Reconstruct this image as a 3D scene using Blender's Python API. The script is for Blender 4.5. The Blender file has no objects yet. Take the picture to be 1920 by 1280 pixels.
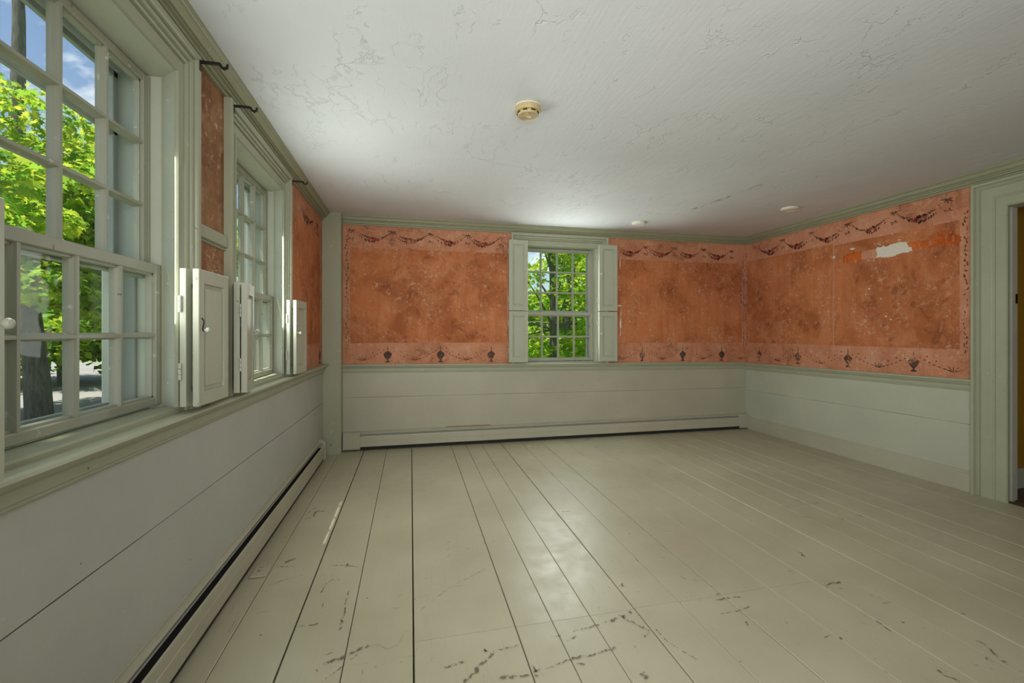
import bpy, bmesh, math, random
import numpy as np
from mathutils import Vector, Matrix

random.seed(7)
SC = bpy.context.scene
COL = SC.collection
R = math.radians

# ------------------------------------------------------------------ camera, world, sun, daylight, exposure
cam_d = bpy.data.cameras.new('camera')
cam = bpy.data.objects.new('camera', cam_d)
COL.objects.link(cam)
cam.location = (0, 0, 1.22)
cam.rotation_euler = (R(90), 0, -math.atan(190 / 830))
cam_d.sensor_width = 36
cam_d.lens = 830 / 1920 * 36
cam_d.shift_y = -18 / 1920
cam_d.clip_start = 0.02
cam_d.clip_end = 400
SC.camera = cam

SKY_STRENGTH = 0.17
SUN_STRENGTH = 10.0
SUN_EL, SUN_AZ = 73.4, 200          # azimuth of the sun seen from the house, degrees from +x counter-clockwise
DAY_LEFT, DAY_FAR, FILL_BACK = 10, 17, 60
EXPOSURE = 0.0

world = bpy.data.worlds.new('world')
SC.world = world
world.use_nodes = True
wt = world.node_tree
wt.nodes.clear()
w_out = wt.nodes.new('ShaderNodeOutputWorld')
w_bg = wt.nodes.new('ShaderNodeBackground')
w_sky = wt.nodes.new('ShaderNodeTexSky')
w_sky.sky_type = 'NISHITA'
w_sky.sun_disc = False
w_sky.sun_elevation = R(SUN_EL)
w_sky.sun_rotation = R(90 - SUN_AZ)
w_tc = wt.nodes.new('ShaderNodeTexCoord')
w_map = wt.nodes.new('ShaderNodeMapping')
w_map.inputs['Scale'].default_value = (1, 1, 1.7)
w_map.inputs['Location'].default_value = (0.42, 0.15, 0.0)
w_noi = wt.nodes.new('ShaderNodeTexNoise')
w_noi.inputs['Scale'].default_value = 3.2
w_noi.inputs['Detail'].default_value = 7
w_noi.inputs['Roughness'].default_value = 0.6
w_rmp = wt.nodes.new('ShaderNodeValToRGB')
w_rmp.color_ramp.elements[0].position = 0.53
w_rmp.color_ramp.elements[1].position = 0.68
w_mix = wt.nodes.new('ShaderNodeMix')
w_mix.data_type = 'RGBA'
w_mix.inputs[7].default_value = (9.5, 9.5, 9.3, 1)
wt.links.new(w_tc.outputs['Generated'], w_map.inputs['Vector'])
wt.links.new(w_map.outputs[0], w_noi.inputs['Vector'])
wt.links.new(w_noi.outputs[0], w_rmp.inputs[0])
wt.links.new(w_rmp.outputs[0], w_mix.inputs[0])
wt.links.new(w_sky.outputs[0], w_mix.inputs[6])
wt.links.new(w_mix.outputs[2], w_bg.inputs['Color'])
w_bg.inputs['Strength'].default_value = SKY_STRENGTH
wt.links.new(w_bg.outputs[0], w_out.inputs['Surface'])

sun_d = bpy.data.lights.new('sun', 'SUN')
sun_d.energy = SUN_STRENGTH
sun_d.angle = R(0.53)
sun_d.color = (1.0, 0.95, 0.86)
sun = bpy.data.objects.new('sun', sun_d)
COL.objects.link(sun)
_s = Vector((math.cos(R(SUN_EL)) * math.cos(R(SUN_AZ)), math.cos(R(SUN_EL)) * math.sin(R(SUN_AZ)), math.sin(R(SUN_EL))))
sun.rotation_euler = _s.to_track_quat('Z', 'Y').to_euler()


def area_lamp(name, loc, aim, sx, sy, watts, col):
    d = bpy.data.lights.new(name, 'AREA')
    d.shape = 'RECTANGLE'
    d.size, d.size_y = sx, sy
    d.energy = watts
    d.color = col
    o = bpy.data.objects.new(name, d)
    COL.objects.link(o)
    o.location = loc
    o.rotation_euler = Vector(aim).to_track_quat('-Z', 'Z').to_euler()
    return o


DAYCOL = (0.95, 1.0, 0.96)
area_lamp('daylight_window', (-0.854, 1.46, 1.56), (1, 0, 0), 0.62, 1.12, DAY_LEFT, DAYCOL)
area_lamp('daylight_window', (-0.854, 2.875, 1.56), (1, 0, 0), 0.62, 1.12, DAY_LEFT * 2.1, DAYCOL)
area_lamp('daylight_window', (-0.854, -0.25, 1.56), (1, 0, 0), 0.62, 1.12, DAY_LEFT * 0.7, DAYCOL)
area_lamp('daylight_window', (1.675, 4.829, 1.55), (0, -1, 0), 0.70, 1.12, DAY_FAR, DAYCOL)
bk = area_lamp('fill_behind', (0.75, -0.80, 1.6), (0.34, 1, 0.05), 2.7, 1.3, FILL_BACK, (1.0, 0.99, 0.97))  # fill lamp added behind the viewer; no window stands there
bk.data.spread = R(115)

vs = SC.view_settings
SC.display_settings.display_device = 'sRGB'
vs.view_transform = 'Standard'
vs.look = 'None'
vs.exposure = EXPOSURE
vs.gamma = 1.0
vs.use_curve_mapping = False
SC.cycles.transparent_max_bounces = 24
SC.cycles.max_bounces = 8
SC.cycles.diffuse_bounces = 4
SC.cycles.glossy_bounces = 2
SC.cycles.adaptive_threshold = 0.045

# ------------------------------------------------------------------ materials
def new_mat(name):
    m = bpy.data.materials.new(name)
    m.use_nodes = True
    nt = m.node_tree
    b = nt.nodes['Principled BSDF']
    return m, nt, b


class N:
    """small helper for node graphs"""
    def __init__(self, nt):
        self.nt = nt
        self.tc = nt.nodes.new('ShaderNodeTexCoord')

    def link(self, a, b):
        self.nt.links.new(a, b)

    def coord(self, scale=(1, 1, 1), rot=(0, 0, 0), src='Object', warp=None):
        mp = self.nt.nodes.new('ShaderNodeMapping')
        mp.inputs['Scale'].default_value = scale
        mp.inputs['Rotation'].default_value = rot
        self.link(warp if warp is not None else self.tc.outputs[src], mp.inputs['Vector'])
        return mp.outputs[0]

    def noise(self, vec, scale, detail=4, rough=0.55, dist=0.0, color=False):
        n = self.nt.nodes.new('ShaderNodeTexNoise')
        n.inputs['Scale'].default_value = scale
        n.inputs['Detail'].default_value = detail
        n.inputs['Roughness'].default_value = rough
        n.inputs['Distortion'].default_value = dist
        self.link(vec, n.inputs['Vector'])
        return n.outputs['Color' if color else 'Fac']

    def voro(self, vec, scale, feature='F1', out='Distance', rand=1.0):
        n = self.nt.nodes.new('ShaderNodeTexVoronoi')
        n.feature = feature
        n.inputs['Scale'].default_value = scale
        n.inputs['Randomness'].default_value = rand
        self.link(vec, n.inputs['Vector'])
        return n.outputs[out]

    def ramp(self, fac, a, b, lo=0.0, hi=1.0):
        n = self.nt.nodes.new('ShaderNodeMapRange')
        n.inputs['From Min'].default_value = a
        n.inputs['From Max'].default_value = b
        n.inputs['To Min'].default_value = lo
        n.inputs['To Max'].default_value = hi
        self.link(fac, n.inputs['Value'])
        return n.outputs[0]

    def math(self, op, a, b=None):
        n = self.nt.nodes.new('ShaderNodeMath')
        n.operation = op
        for i, v in enumerate((a, b)):
            if v is None:
                continue
            if isinstance(v, (int, float)):
                n.inputs[i].default_value = v
            else:
                self.link(v, n.inputs[i])
        return n.outputs[0]

    def mix(self, fac, a, b, blend='MIX'):
        n = self.nt.nodes.new('ShaderNodeMix')
        n.data_type = 'RGBA'
        n.blend_type = blend
        for idx, v in ((0, fac), (6, a), (7, b)):
            if isinstance(v, (int, float)):
                n.inputs[idx].default_value = v
            elif isinstance(v, tuple):
                n.inputs[idx].default_value = (*v, 1) if len(v) == 3 else v
            else:
                self.link(v, n.inputs[idx])
        return n.outputs[2]

    def vadd(self, vec, offs, k):
        n = self.nt.nodes.new('ShaderNodeVectorMath')
        n.operation = 'MULTIPLY_ADD'
        self.link(offs, n.inputs[0])
        n.inputs[1].default_value = (k, k, k)
        self.link(vec, n.inputs[2])
        return n.outputs[0]

    def bump(self, h, strength, dist, bsdf, prev=None):
        n = self.nt.nodes.new('ShaderNodeBump')
        n.inputs['Strength'].default_value = strength
        n.inputs['Distance'].default_value = dist
        self.link(h, n.inputs['Height'])
        if prev is not None:
            self.link(prev, n.inputs['Normal'])
        if bsdf is not None:
            self.link(n.outputs[0], bsdf.inputs['Normal'])
        return n.outputs[0]


def paint(name, col, rough=0.45, var=0.10, chips=0.0, chipcol=(0.62, 0.60, 0.50), grain=(1, 1, 1), spec=0.4):
    m, nt, b = new_mat(name)
    g = N(nt)
    o = g.coord()
    n1 = g.noise(o, 2.3, 5)
    c = g.mix(g.ramp(n1, 0.3, 0.7), tuple(v * (1 - var) for v in col), tuple(min(1, v * (1 + var)) for v in col))
    n2 = g.noise(g.coord(grain), 26, 6, 0.6)
    c = g.mix(g.ramp(n2, 0.35, 0.75, 0, 0.18), c, tuple(v * 0.8 for v in col))
    if chips:
        n3 = g.noise(o, 34, 8, 0.62)
        big = g.noise(o, 3.1, 3)
        k = g.math('MULTIPLY', g.ramp(n3, 0.70 - chips * 0.1, 0.73 - chips * 0.1), g.ramp(big, 0.45, 0.6))
        c = g.mix(k, c, chipcol)
        n4 = g.noise(o, 27, 8, 0.6)
        k2 = g.math('MULTIPLY', g.ramp(n4, 0.72 - chips * 0.08, 0.74 - chips * 0.08), g.ramp(big, 0.55, 0.4))
        c = g.mix(k2, c, (0.10, 0.09, 0.07))
    g.link(c, b.inputs['Base Color'])
    b.inputs['Roughness'].default_value = rough
    b.inputs['Specular IOR Level'].default_value = spec
    g.bump(g.noise(g.coord(grain), 60, 5, 0.6), 0.12, 0.002, b)
    return m


def plain(name, col, rough=0.5, metal=0.0, spec=0.5):
    m, nt, b = new_mat(name)
    g = N(nt)
    n1 = g.noise(g.coord(), 40, 4)
    g.link(g.mix(n1, tuple(v * 0.88 for v in col), tuple(min(1, v * 1.1) for v in col)), b.inputs['Base Color'])
    b.inputs['Roughness'].default_value = rough
    b.inputs['Metallic'].default_value = metal
    b.inputs['Specular IOR Level'].default_value = spec
    return m


def wall_paint(name, dark, mid, light, pale=0.6, seed=0.0):
    """old distemper on plaster: mottled, streaked, scratched and flaking"""
    m, nt, b = new_mat(name)
    g = N(nt)
    base = g.tc.outputs['Object']
    add = nt.nodes.new('ShaderNodeVectorMath')
    add.inputs[1].default_value = (seed, seed * 0.7, seed * 1.3)
    g.link(base, add.inputs[0])
    o = add.outputs[0]
    n1 = g.noise(o, 2.0, 5, 0.62, 0.4)
    c = g.mix(g.ramp(n1, 0.38, 0.58), tuple(v * 0.86 for v in dark), mid)
    n2 = g.noise(o, 5.5, 6, 0.68, 0.6)
    c = g.mix(g.ramp(n2, 0.50, 0.72, 0, 0.75), c, light)
    st = g.noise(g.coord((16, 16, 1.3), warp=o), 1.6, 4, 0.6)
    c = g.mix(g.ramp(st, 0.48, 0.66, 0, 0.6), c, dark)
    st2 = g.noise(g.coord((2.2, 2.2, 22), warp=o), 1.5, 4, 0.62)
    c = g.mix(g.math('MULTIPLY', g.ramp(st2, 0.58, 0.70, 0, 0.5), g.ramp(n1, 0.4, 0.6)), c, light)
    # fine pale scratches and rubbed patches
    wv = g.vadd(o, g.noise(o, 9, 3, 0.5, 0, True), 0.12)
    sc = g.voro(g.coord((1.0, 1.0, 0.55), warp=wv), 17, 'DISTANCE_TO_EDGE')
    msk = g.ramp(g.noise(o, 5.0, 6, 0.62), 0.47, 0.58)
    sc3 = g.voro(g.coord((0.8, 0.8, 1.7), warp=wv), 41, 'DISTANCE_TO_EDGE')
    brk = g.ramp(g.noise(o, 38, 4, 0.6), 0.48, 0.56)
    k = g.math('MULTIPLY', g.math('MULTIPLY', g.math('MAXIMUM', g.ramp(sc, 0.03, 0.006), g.ramp(sc3, 0.05, 0.01)), msk), brk)
    c = g.mix(g.math('MULTIPLY', k, pale), c, (0.62, 0.40, 0.27))
    rub = g.noise(o, 21, 6, 0.72)
    k2 = g.math('MULTIPLY', g.ramp(rub, 0.56, 0.68), g.ramp(g.noise(o, 3.3, 5), 0.45, 0.60))
    c = g.mix(g.math('MULTIPLY', k2, min(1.0, pale * 1.3)), c, (0.68, 0.48, 0.34))
    # little chips down to white plaster
    v = g.voro(o, 15, 'F1')
    vm = g.ramp(g.noise(o, 4.1, 3), 0.47, 0.52)
    wob = g.math('ADD', v, g.ramp(g.noise(o, 60, 3), 0.3, 0.7, -0.05, 0.05))
    c = g.mix(g.math('MULTIPLY', g.ramp(wob, 0.075, 0.045), vm), c, (0.74, 0.66, 0.54))
    # brown blotches
    bl = g.noise(o, 7.5, 5, 0.66, 0.8)
    c = g.mix(g.math('MULTIPLY', g.ramp(bl, 0.56, 0.63, 0, 0.6), g.ramp(n1, 0.60, 0.45)), c, tuple(v * 0.5 for v in dark))
    g.link(c, b.inputs['Base Color'])
    b.inputs['Roughness'].default_value = 0.85
    b.inputs['Specular IOR Level'].default_value = 0.2
    h = g.math('ADD', g.math('MULTIPLY', n2, 0.6), g.math('ADD', rub, k))
    g.bump(h, 0.35, 0.004, b)
    return m


def stencil_mat(name, col, wear=0.5):
    m, nt, b = new_mat(name)
    g = N(nt)
    o = g.coord()
    n1 = g.noise(o, 60, 6, 0.65)
    g.link(g.mix(g.ramp(n1, 0.35, 0.65), tuple(v * 0.6 for v in col), tuple(v * 1.5 for v in col)), b.inputs['Base Color'])
    b.inputs['Roughness'].default_value = 0.85
    a = g.noise(o, 75, 8, 0.7)
    a2 = g.noise(o, 5.0, 3, 0.5)
    k = g.math('ADD', a, g.ramp(a2, 0.3, 0.7, -0.12, 0.12))
    g.link(g.ramp(k, wear - 0.06, wear + 0.04), b.inputs['Alpha'])
    return m


SAGE = (0.36, 0.372, 0.262)
M = {}
M['trim'] = paint('sage_trim_paint', SAGE, 0.42, 0.06, chips=0.35)
M['crown'] = paint('olive_crown_paint', (0.295, 0.30, 0.19), 0.4, 0.06, chips=0.2)
M['jamb'] = paint('pale_jamb_paint', (0.55, 0.57, 0.47), 0.4, 0.06, chips=0.6)
M['sash'] = paint('sash_paint', (0.37, 0.375, 0.295), 0.42, 0.08, chips=0.75)
M['shutter'] = paint('shutter_paint', (0.42, 0.435, 0.335), 0.38, 0.05, chips=0.25)
M['wains'] = paint('grey_green_wainscot_paint', (0.43, 0.412, 0.315), 0.42, 0.07, chips=0.2, grain=(1, 1, 1))
M['wains_left'] = paint('cool_light_wainscot_paint', (0.455, 0.465, 0.42), 0.42, 0.06, chips=0.2)  # wainscot paint with the cool light of this wall put into its blue
M['wains_right'] = paint('green_grey_wainscot_paint', (0.455, 0.475, 0.375), 0.42, 0.06, chips=0.2)
M['heater'] = paint('heater_enamel', (0.44, 0.425, 0.325), 0.35, 0.06, chips=0.25)
M['joint'] = plain('dark_joint', (0.09, 0.08, 0.06), 0.9)
M['black'] = plain('black_iron', (0.018, 0.016, 0.014), 0.5, 0.4)
M['near_black'] = plain('dark_heater_inside', (0.012, 0.011, 0.010), 0.8)  # near-black heater inside, also used for vent and outlet slots
M['fin'] = plain('heater_damper_metal', (0.32, 0.32, 0.29), 0.5, 0.2)
M['field'] = wall_paint('terracotta_field', (0.42, 0.130, 0.048), (0.54, 0.188, 0.074), (0.60, 0.265, 0.128), 0.6)
M['border'] = wall_paint('pink_terracotta_border', (0.50, 0.195, 0.100), (0.58, 0.26, 0.150), (0.62, 0.34, 0.215), 0.7, 3.1)
M['pier'] = wall_paint('scraped_pier_plaster', (0.25, 0.115, 0.055), (0.37, 0.18, 0.09), (0.52, 0.33, 0.20), 1.0, 7.7)
M['plaster'] = plain('bare_white_plaster', (0.72, 0.70, 0.58), 0.9)
M['tear'] = wall_paint('torn_orange_paper', (0.30, 0.045, 0.010), (0.60, 0.14, 0.022), (0.72, 0.27, 0.09), 0.35, 5.2)
M['stencil'] = stencil_mat('dark_stencil_paint', (0.055, 0.035, 0.022), 0.44)
M['stencil_thin'] = stencil_mat('faded_stencil_paint', (0.10, 0.05, 0.028), 0.47)
M['rose'] = stencil_mat('red_stencil_paint', (0.34, 0.055, 0.03), 0.46)
M['urn_light'] = stencil_mat('grey_stencil_paint', (0.16, 0.12, 0.075), 0.52)
M['yellow_plastic'] = plain('yellowed_plastic', (0.46, 0.36, 0.17), 0.4)
M['yellow_dark'] = plain('yellowed_plastic_face', (0.40, 0.30, 0.13), 0.45)
M['white_plastic'] = plain('white_plastic', (0.70, 0.68, 0.58), 0.4)
M['hinge'] = paint('painted_hinge', (0.45, 0.46, 0.38), 0.4, 0.1, chips=0.8)
M['outlet'] = paint('painted_outlet', (0.46, 0.41, 0.32), 0.4, 0.06, chips=0.4)
M['mustard'] = plain('mustard_wall', (0.40, 0.22, 0.012), 0.8)
M['dark_floor'] = plain('dark_wood_floor', (0.10, 0.06, 0.035), 0.5)
M['storm'] = plain('storm_window_aluminium', (0.40, 0.43, 0.40), 0.5, 0.1)
M['exterior'] = paint('exterior_white_paint', (0.40, 0.43, 0.38), 0.55, 0.05, chips=0.4)
M['flake'] = plain('curled_paint_flake', (0.50, 0.49, 0.46), 0.8)
M['dead_leaf'] = plain('dry_brown_leaf', (0.30, 0.13, 0.06), 0.8)


def ceiling_mat():
    m, nt, b = new_mat('cracked_ceiling_plaster')
    g = N(nt)
    o = g.tc.outputs['Object']
    n1 = g.noise(o, 1.3, 4)
    c = g.mix(g.ramp(n1, 0.35, 0.65), (0.60, 0.615, 0.62), (0.65, 0.665, 0.67))
    wv = g.vadd(o, g.noise(o, 3.4, 6, 0.66, 0, True), 0.34)
    cr = g.voro(g.coord((1.3, 0.34, 1), warp=wv), 3.4, 'DISTANCE_TO_EDGE')
    m1 = g.ramp(g.noise(o, 2.6, 6, 0.68), 0.52, 0.60)
    k1 = g.math('MULTIPLY', g.ramp(cr, 0.012, 0.0), m1)
    wv2 = g.vadd(o, g.noise(o, 7.0, 5, 0.6, 0, True), 0.22)
    cr2 = g.voro(g.coord((1.5, 0.28, 1), warp=wv2), 7.0, 'DISTANCE_TO_EDGE')
    m2 = g.ramp(g.noise(o, 3.1, 6, 0.68), 0.53, 0.60)
    k2 = g.math('MULTIPLY', g.ramp(cr2, 0.022, 0.0), m2)
    c = g.mix(g.math('MULTIPLY', g.math('MAXIMUM', k1, k2), 0.10), c, (0.30, 0.29, 0.27))
    g.link(c, b.inputs['Base Color'])
    b.inputs['Roughness'].default_value = 0.7
    b.inputs['Specular IOR Level'].default_value = 0.25
    brush = g.noise(g.coord((30, 2.4, 1)), 1.6, 4, 0.6)
    lumps = g.noise(o, 5.5, 6, 0.55)
    h0 = g.math('ADD', g.math('MULTIPLY', brush, 0.25), g.math('MULTIPLY', lumps, 0.8))
    nb = g.bump(h0, 0.30, 0.012, None)
    h = g.math('ADD', g.math('MULTIPLY', k1, -1.0), g.math('MULTIPLY', k2, 0.8))
    g.bump(h, 0.6, 0.005, b, nb)
    return m


def floor_mat():
    m, nt, b = new_mat('worn_painted_floor')
    g = N(nt)
    o = g.tc.outputs['Object']
    info = nt.nodes.new('ShaderNodeObjectInfo')
    n1 = g.noise(o, 1.6, 5)
    c = g.mix(g.ramp(n1, 0.35, 0.65), (0.415, 0.388, 0.265), (0.485, 0.463, 0.33))
    c = g.mix(g.ramp(info.outputs['Random'], 0, 1, 0, 0.22), c, (0.40, 0.37, 0.27))
    gr = g.noise(g.coord((40, 1.6, 1)), 1.8, 6, 0.6)
    c = g.mix(g.ramp(gr, 0.55, 0.75, 0, 0.25), c, (0.34, 0.29, 0.20))
    area = g.ramp(g.noise(o, 1.15, 3), 0.42, 0.62)
    s1 = g.noise(g.coord((14, 5, 1), (0, 0, 0.5)), 2.2, 7, 0.72)
    s2 = g.noise(g.coord((5, 16, 1), (0, 0, 0.2)), 2.0, 7, 0.72)
    k = g.math('MAXIMUM', g.ramp(s1, 0.625, 0.66), g.ramp(s2, 0.635, 0.67))
    k = g.math('MULTIPLY', k, area)
    c = g.mix(g.math('MULTIPLY', k, 0.75), c, (0.15, 0.115, 0.075))
    sp = g.voro(o, 7.0, 'F1')
    spk = g.math('MULTIPLY', g.ramp(sp, 0.05, 0.03), g.ramp(g.noise(o, 5, 2), 0.5, 0.56))
    c = g.mix(g.math('MULTIPLY', spk, 0.8), c, (0.13, 0.10, 0.07))
    g.link(c, b.inputs['Base Color'])
    g.link(g.ramp(g.noise(o, 9, 5), 0.3, 0.7, 0.30, 0.46), b.inputs['Roughness'])
    b.inputs['Specular IOR Level'].default_value = 0.45
    h = g.math('ADD', g.math('MULTIPLY', gr, 0.6), g.math('MULTIPLY', k, -0.6))
    g.bump(h, 0.16, 0.003, b)
    return m


def scuff_mat():
    m, nt, b = new_mat('floor_scuff_bare_wood')
    g = N(nt)
    o = g.coord()
    n1 = g.noise(o, 50, 6, 0.7)
    g.link(g.mix(n1, (0.10, 0.08, 0.052), (0.22, 0.18, 0.12)), b.inputs['Base Color'])
    b.inputs['Roughness'].default_value = 0.7
    a = g.noise(g.coord((1, 1, 1)), 42, 8, 0.72)
    g.link(g.ramp(a, 0.46, 0.56, 0.0, 0.9), b.inputs['Alpha'])
    return m


def glass_mat():
    m = bpy.data.materials.new('old_window_glass')
    m.use_nodes = True
    nt = m.node_tree
    nt.nodes.clear()
    g = N(nt)
    out = nt.nodes.new('ShaderNodeOutputMaterial')
    tr = nt.nodes.new('ShaderNodeBsdfTransparent')
    tr.inputs[0].default_value = (0.97, 0.985, 0.97, 1)
    gl = nt.nodes.new('ShaderNodeBsdfGlossy')
    gl.inputs['Roughness'].default_value = 0.02
    geo = nt.nodes.new('ShaderNodeNewGeometry')
    dot = nt.nodes.new('ShaderNodeVectorMath')
    dot.operation = 'DOT_PRODUCT'
    g.link(geo.outputs['Normal'], dot.inputs[0])
    g.link(geo.outputs['Incoming'], dot.inputs[1])
    fac = g.math('SUBTRACT', 1.0, g.math('ABSOLUTE', dot.outputs['Value']))
    fac = g.math('ADD', g.math('MULTIPLY', g.math('POWER', fac, 5.0), 0.22), 0.006)
    bp = nt.nodes.new('ShaderNodeBump')
    bp.inputs['Strength'].default_value = 0.15
    bp.inputs['Distance'].default_value = 0.01
    g.link(g.noise(g.coord(), 9, 2), bp.inputs['Height'])
    g.link(bp.outputs[0], gl.inputs['Normal'])
    mx = nt.nodes.new('ShaderNodeMixShader')
    g.link(fac, mx.inputs[0])
    g.link(tr.outputs[0], mx.inputs[1])
    g.link(gl.outputs[0], mx.inputs[2])
    g.link(mx.outputs[0], out.inputs['Surface'])
    return m


def leaf_mat(name, c1, c2, trans):
    m = bpy.data.materials.new(name)
    m.use_nodes = True
    nt = m.node_tree
    nt.nodes.clear()
    g = N(nt)
    out = nt.nodes.new('ShaderNodeOutputMaterial')
    geo = nt.nodes.new('ShaderNodeNewGeometry')
    c = g.mix(geo.outputs['Random Per Island'], c1, c2)
    d = nt.nodes.new('ShaderNodeBsdfDiffuse')
    t = nt.nodes.new('ShaderNodeBsdfTranslucent')
    g.link(c, d.inputs[0])
    g.link(g.mix(0.55, c, trans), t.inputs[0])
    mx = nt.nodes.new('ShaderNodeMixShader')
    mx.inputs[0].default_value = 0.5
    g.link(d.outputs[0], mx.inputs[1])
    g.link(t.outputs[0], mx.inputs[2])
    g.link(mx.outputs[0], out.inputs['Surface'])
    return m


def bark_mat():
    m, nt, b = new_mat('maple_bark')
    g = N(nt)
    o = g.coord((6, 6, 1.2))
    n1 = g.noise(o, 3, 8, 0.7)
    c = g.mix(g.ramp(n1, 0.35, 0.65), (0.085, 0.078, 0.06), (0.20, 0.19, 0.15))
    g.link(c, b.inputs['Base Color'])
    b.inputs['Roughness'].default_value = 0.9
    g.bump(n1, 0.9, 0.05, b)
    return m


def ground_mat(name, a, bcol, scale):
    m, nt, b = new_mat(name)
    g = N(nt)
    o = g.coord()
    n1 = g.noise(o, scale, 8, 0.7)
    n2 = g.noise(o, 0.5, 3)
    c = g.mix(g.ramp(n1, 0.35, 0.65), a, bcol)
    c = g.mix(g.ramp(n2, 0.4, 0.6, 0, 0.3), c, tuple(v * 0.75 for v in a))
    g.link(c, b.inputs['Base Color'])
    b.inputs['Roughness'].default_value = 0.95
    g.bump(n1, 0.5, 0.03, b)
    return m


M['ceiling'] = ceiling_mat()
M['floor'] = floor_mat()
M['scuff'] = scuff_mat()
M['glass'] = glass_mat()
M['leaf_sun'] = leaf_mat('maple_leaf_sun_tint', (0.20, 0.34, 0.030), (0.42, 0.50, 0.055), (0.75, 0.80, 0.05))  # brighter, yellower leaf copy with sunlight put into its colour
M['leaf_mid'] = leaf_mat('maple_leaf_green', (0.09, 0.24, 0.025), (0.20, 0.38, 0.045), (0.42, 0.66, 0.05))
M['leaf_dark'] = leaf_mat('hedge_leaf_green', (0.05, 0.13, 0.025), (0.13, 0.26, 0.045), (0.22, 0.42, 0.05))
M['bark'] = bark_mat()
M['gravel'] = ground_mat('pale_gravel', (0.18, 0.172, 0.165), (0.27, 0.26, 0.25), 22)
M['grass'] = ground_mat('mown_grass', (0.06, 0.15, 0.025), (0.14, 0.27, 0.05), 14)

# ------------------------------------------------------------------ mesh helpers
ORIGIN = {}


def ident(a, b, z):
    return (a, b, z)


XL, YF, XR, H = -0.855, 4.83, 4.155, 2.41


def TL(a, b, z):          # left wall: a along +y, b outwards through the wall
    return (XL - b, a, z)


def TF(a, b, z):          # far wall: a along +x
    return (a, YF + b, z)


def TR(a, b, z):          # right wall: a along +y
    return (XR + b, a, z)


class MB:
    def __init__(self, T=ident):
        self.T, self.v, self.f = T, [], []

    def add(self, verts, faces):
        o = len(self.v)
        self.v += [self.T(*p) for p in verts]
        self.f += [[i + o for i in f] for f in faces]

    def box(self, a0, a1, b0, b1, z0, z1):
        self.add([(a0, b0, z0), (a1, b0, z0), (a1, b1, z0), (a0, b1, z0), (a0, b0, z1), (a1, b0, z1), (a1, b1, z1), (a0, b1, z1)],
                 [(0, 1, 2, 3), (4, 5, 6, 7), (0, 1, 5, 4), (1, 2, 6, 5), (2, 3, 7, 6), (3, 0, 4, 7)])

    def prism(self, pts, fn, l0, l1):
        """closed outline pts (p, q) swept from l0 to l1; fn(p, q, l) gives (a, b, z)"""
        n = len(pts)
        self.add([fn(p, q, l0) for p, q in pts] + [fn(p, q, l1) for p, q in pts],
                 [(i, (i + 1) % n, (i + 1) % n + n, i + n) for i in range(n)] + [tuple(range(n)), tuple(range(n, 2 * n))])

    def lathe(self, prof, c, axis='z', seg=24):
        """prof: (radius, height) list; closed at both ends by fans"""
        vs, fs = [], []
        for r, h in prof:
            for k in range(seg):
                t = 2 * math.pi * k / seg
                p, q = r * math.cos(t), r * math.sin(t)
                vs.append({'z': (c[0] + p, c[1] + q, c[2] + h), 'b': (c[0] + p, c[1] + h, c[2] + q), 'a': (c[0] + h, c[1] + p, c[2] + q)}[axis])
        n = len(prof)
        for i in range(n - 1):
            for k in range(seg):
                k2 = (k + 1) % seg
                fs.append((i * seg + k, i * seg + k2, (i + 1) * seg + k2, (i + 1) * seg + k))
        fs.append(tuple(range(seg)))
        fs.append(tuple(range((n - 1) * seg, n * seg)))
        self.add(vs, fs)

    def tube(self, pts, radii, seg=8):
        vs, fs = [], []
        for i, p in enumerate(pts):
            p = Vector(p)
            d = (Vector(pts[min(i + 1, len(pts) - 1)]) - Vector(pts[max(i - 1, 0)])).normalized()
            u = d.orthogonal().normalized() if i == 0 else (u - d * u.dot(d)).normalized()
            w = d.cross(u)
            for k in range(seg):
                t = 2 * math.pi * k / seg
                vs.append(tuple(p + (u * math.cos(t) + w * math.sin(t)) * radii[i]))
        for i in range(len(pts) - 1):
            for k in range(seg):
                k2 = (k + 1) % seg
                fs.append((i * seg + k, i * seg + k2, (i + 1) * seg + k2, (i + 1) * seg + k))
        fs.append(tuple(range(seg)))
        fs.append(tuple(range((len(pts) - 1) * seg, len(pts) * seg)))
        self.add(vs, fs)

    def build(self, name, mat, parent=None, loc=None, smooth=False, bevel=0.0, recalc=True):
        base = ORIGIN.get(parent.name, Vector((0, 0, 0))) if parent else Vector((0, 0, 0))
        org = Vector(loc) if loc is not None else base
        me = bpy.data.meshes.new(name)
        me.from_pydata([tuple(Vector(p) - org) for p in self.v], [], self.f)
        if recalc:
            bm = bmesh.new()
            bm.from_mesh(me)
            bmesh.ops.recalc_face_normals(bm, faces=bm.faces)
            bm.to_mesh(me)
            bm.free()
        me.materials.append(mat)
        if smooth:
            me.polygons.foreach_set('use_smooth', [True] * len(me.polygons))
        o = bpy.data.objects.new(name, me)
        COL.objects.link(o)
        if parent:
            o.parent = parent
        o.location = org - base
        ORIGIN[o.name] = org
        if bevel:
            md = o.modifiers.new('edge', 'BEVEL')
            md.width = bevel
            md.segments = 1
            md.limit_method = 'ANGLE'
            md.angle_limit = R(50)
        if smooth:
            md = o.modifiers.new('split', 'EDGE_SPLIT')
            md.split_angle = R(40)
        return o


def thing(name, label, cat, loc, group=None):
    o = bpy.data.objects.new(name, None)
    COL.objects.link(o)
    o.location = loc
    o.empty_display_size = 0.1
    ORIGIN[o.name] = Vector(loc)
    o['label'] = label
    o['category'] = cat
    if group:
        o['group'] = group
    return o


def tag(o, label, cat, group=None):
    o['label'] = label
    o['category'] = cat
    if group:
        o['group'] = group
    return o


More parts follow.
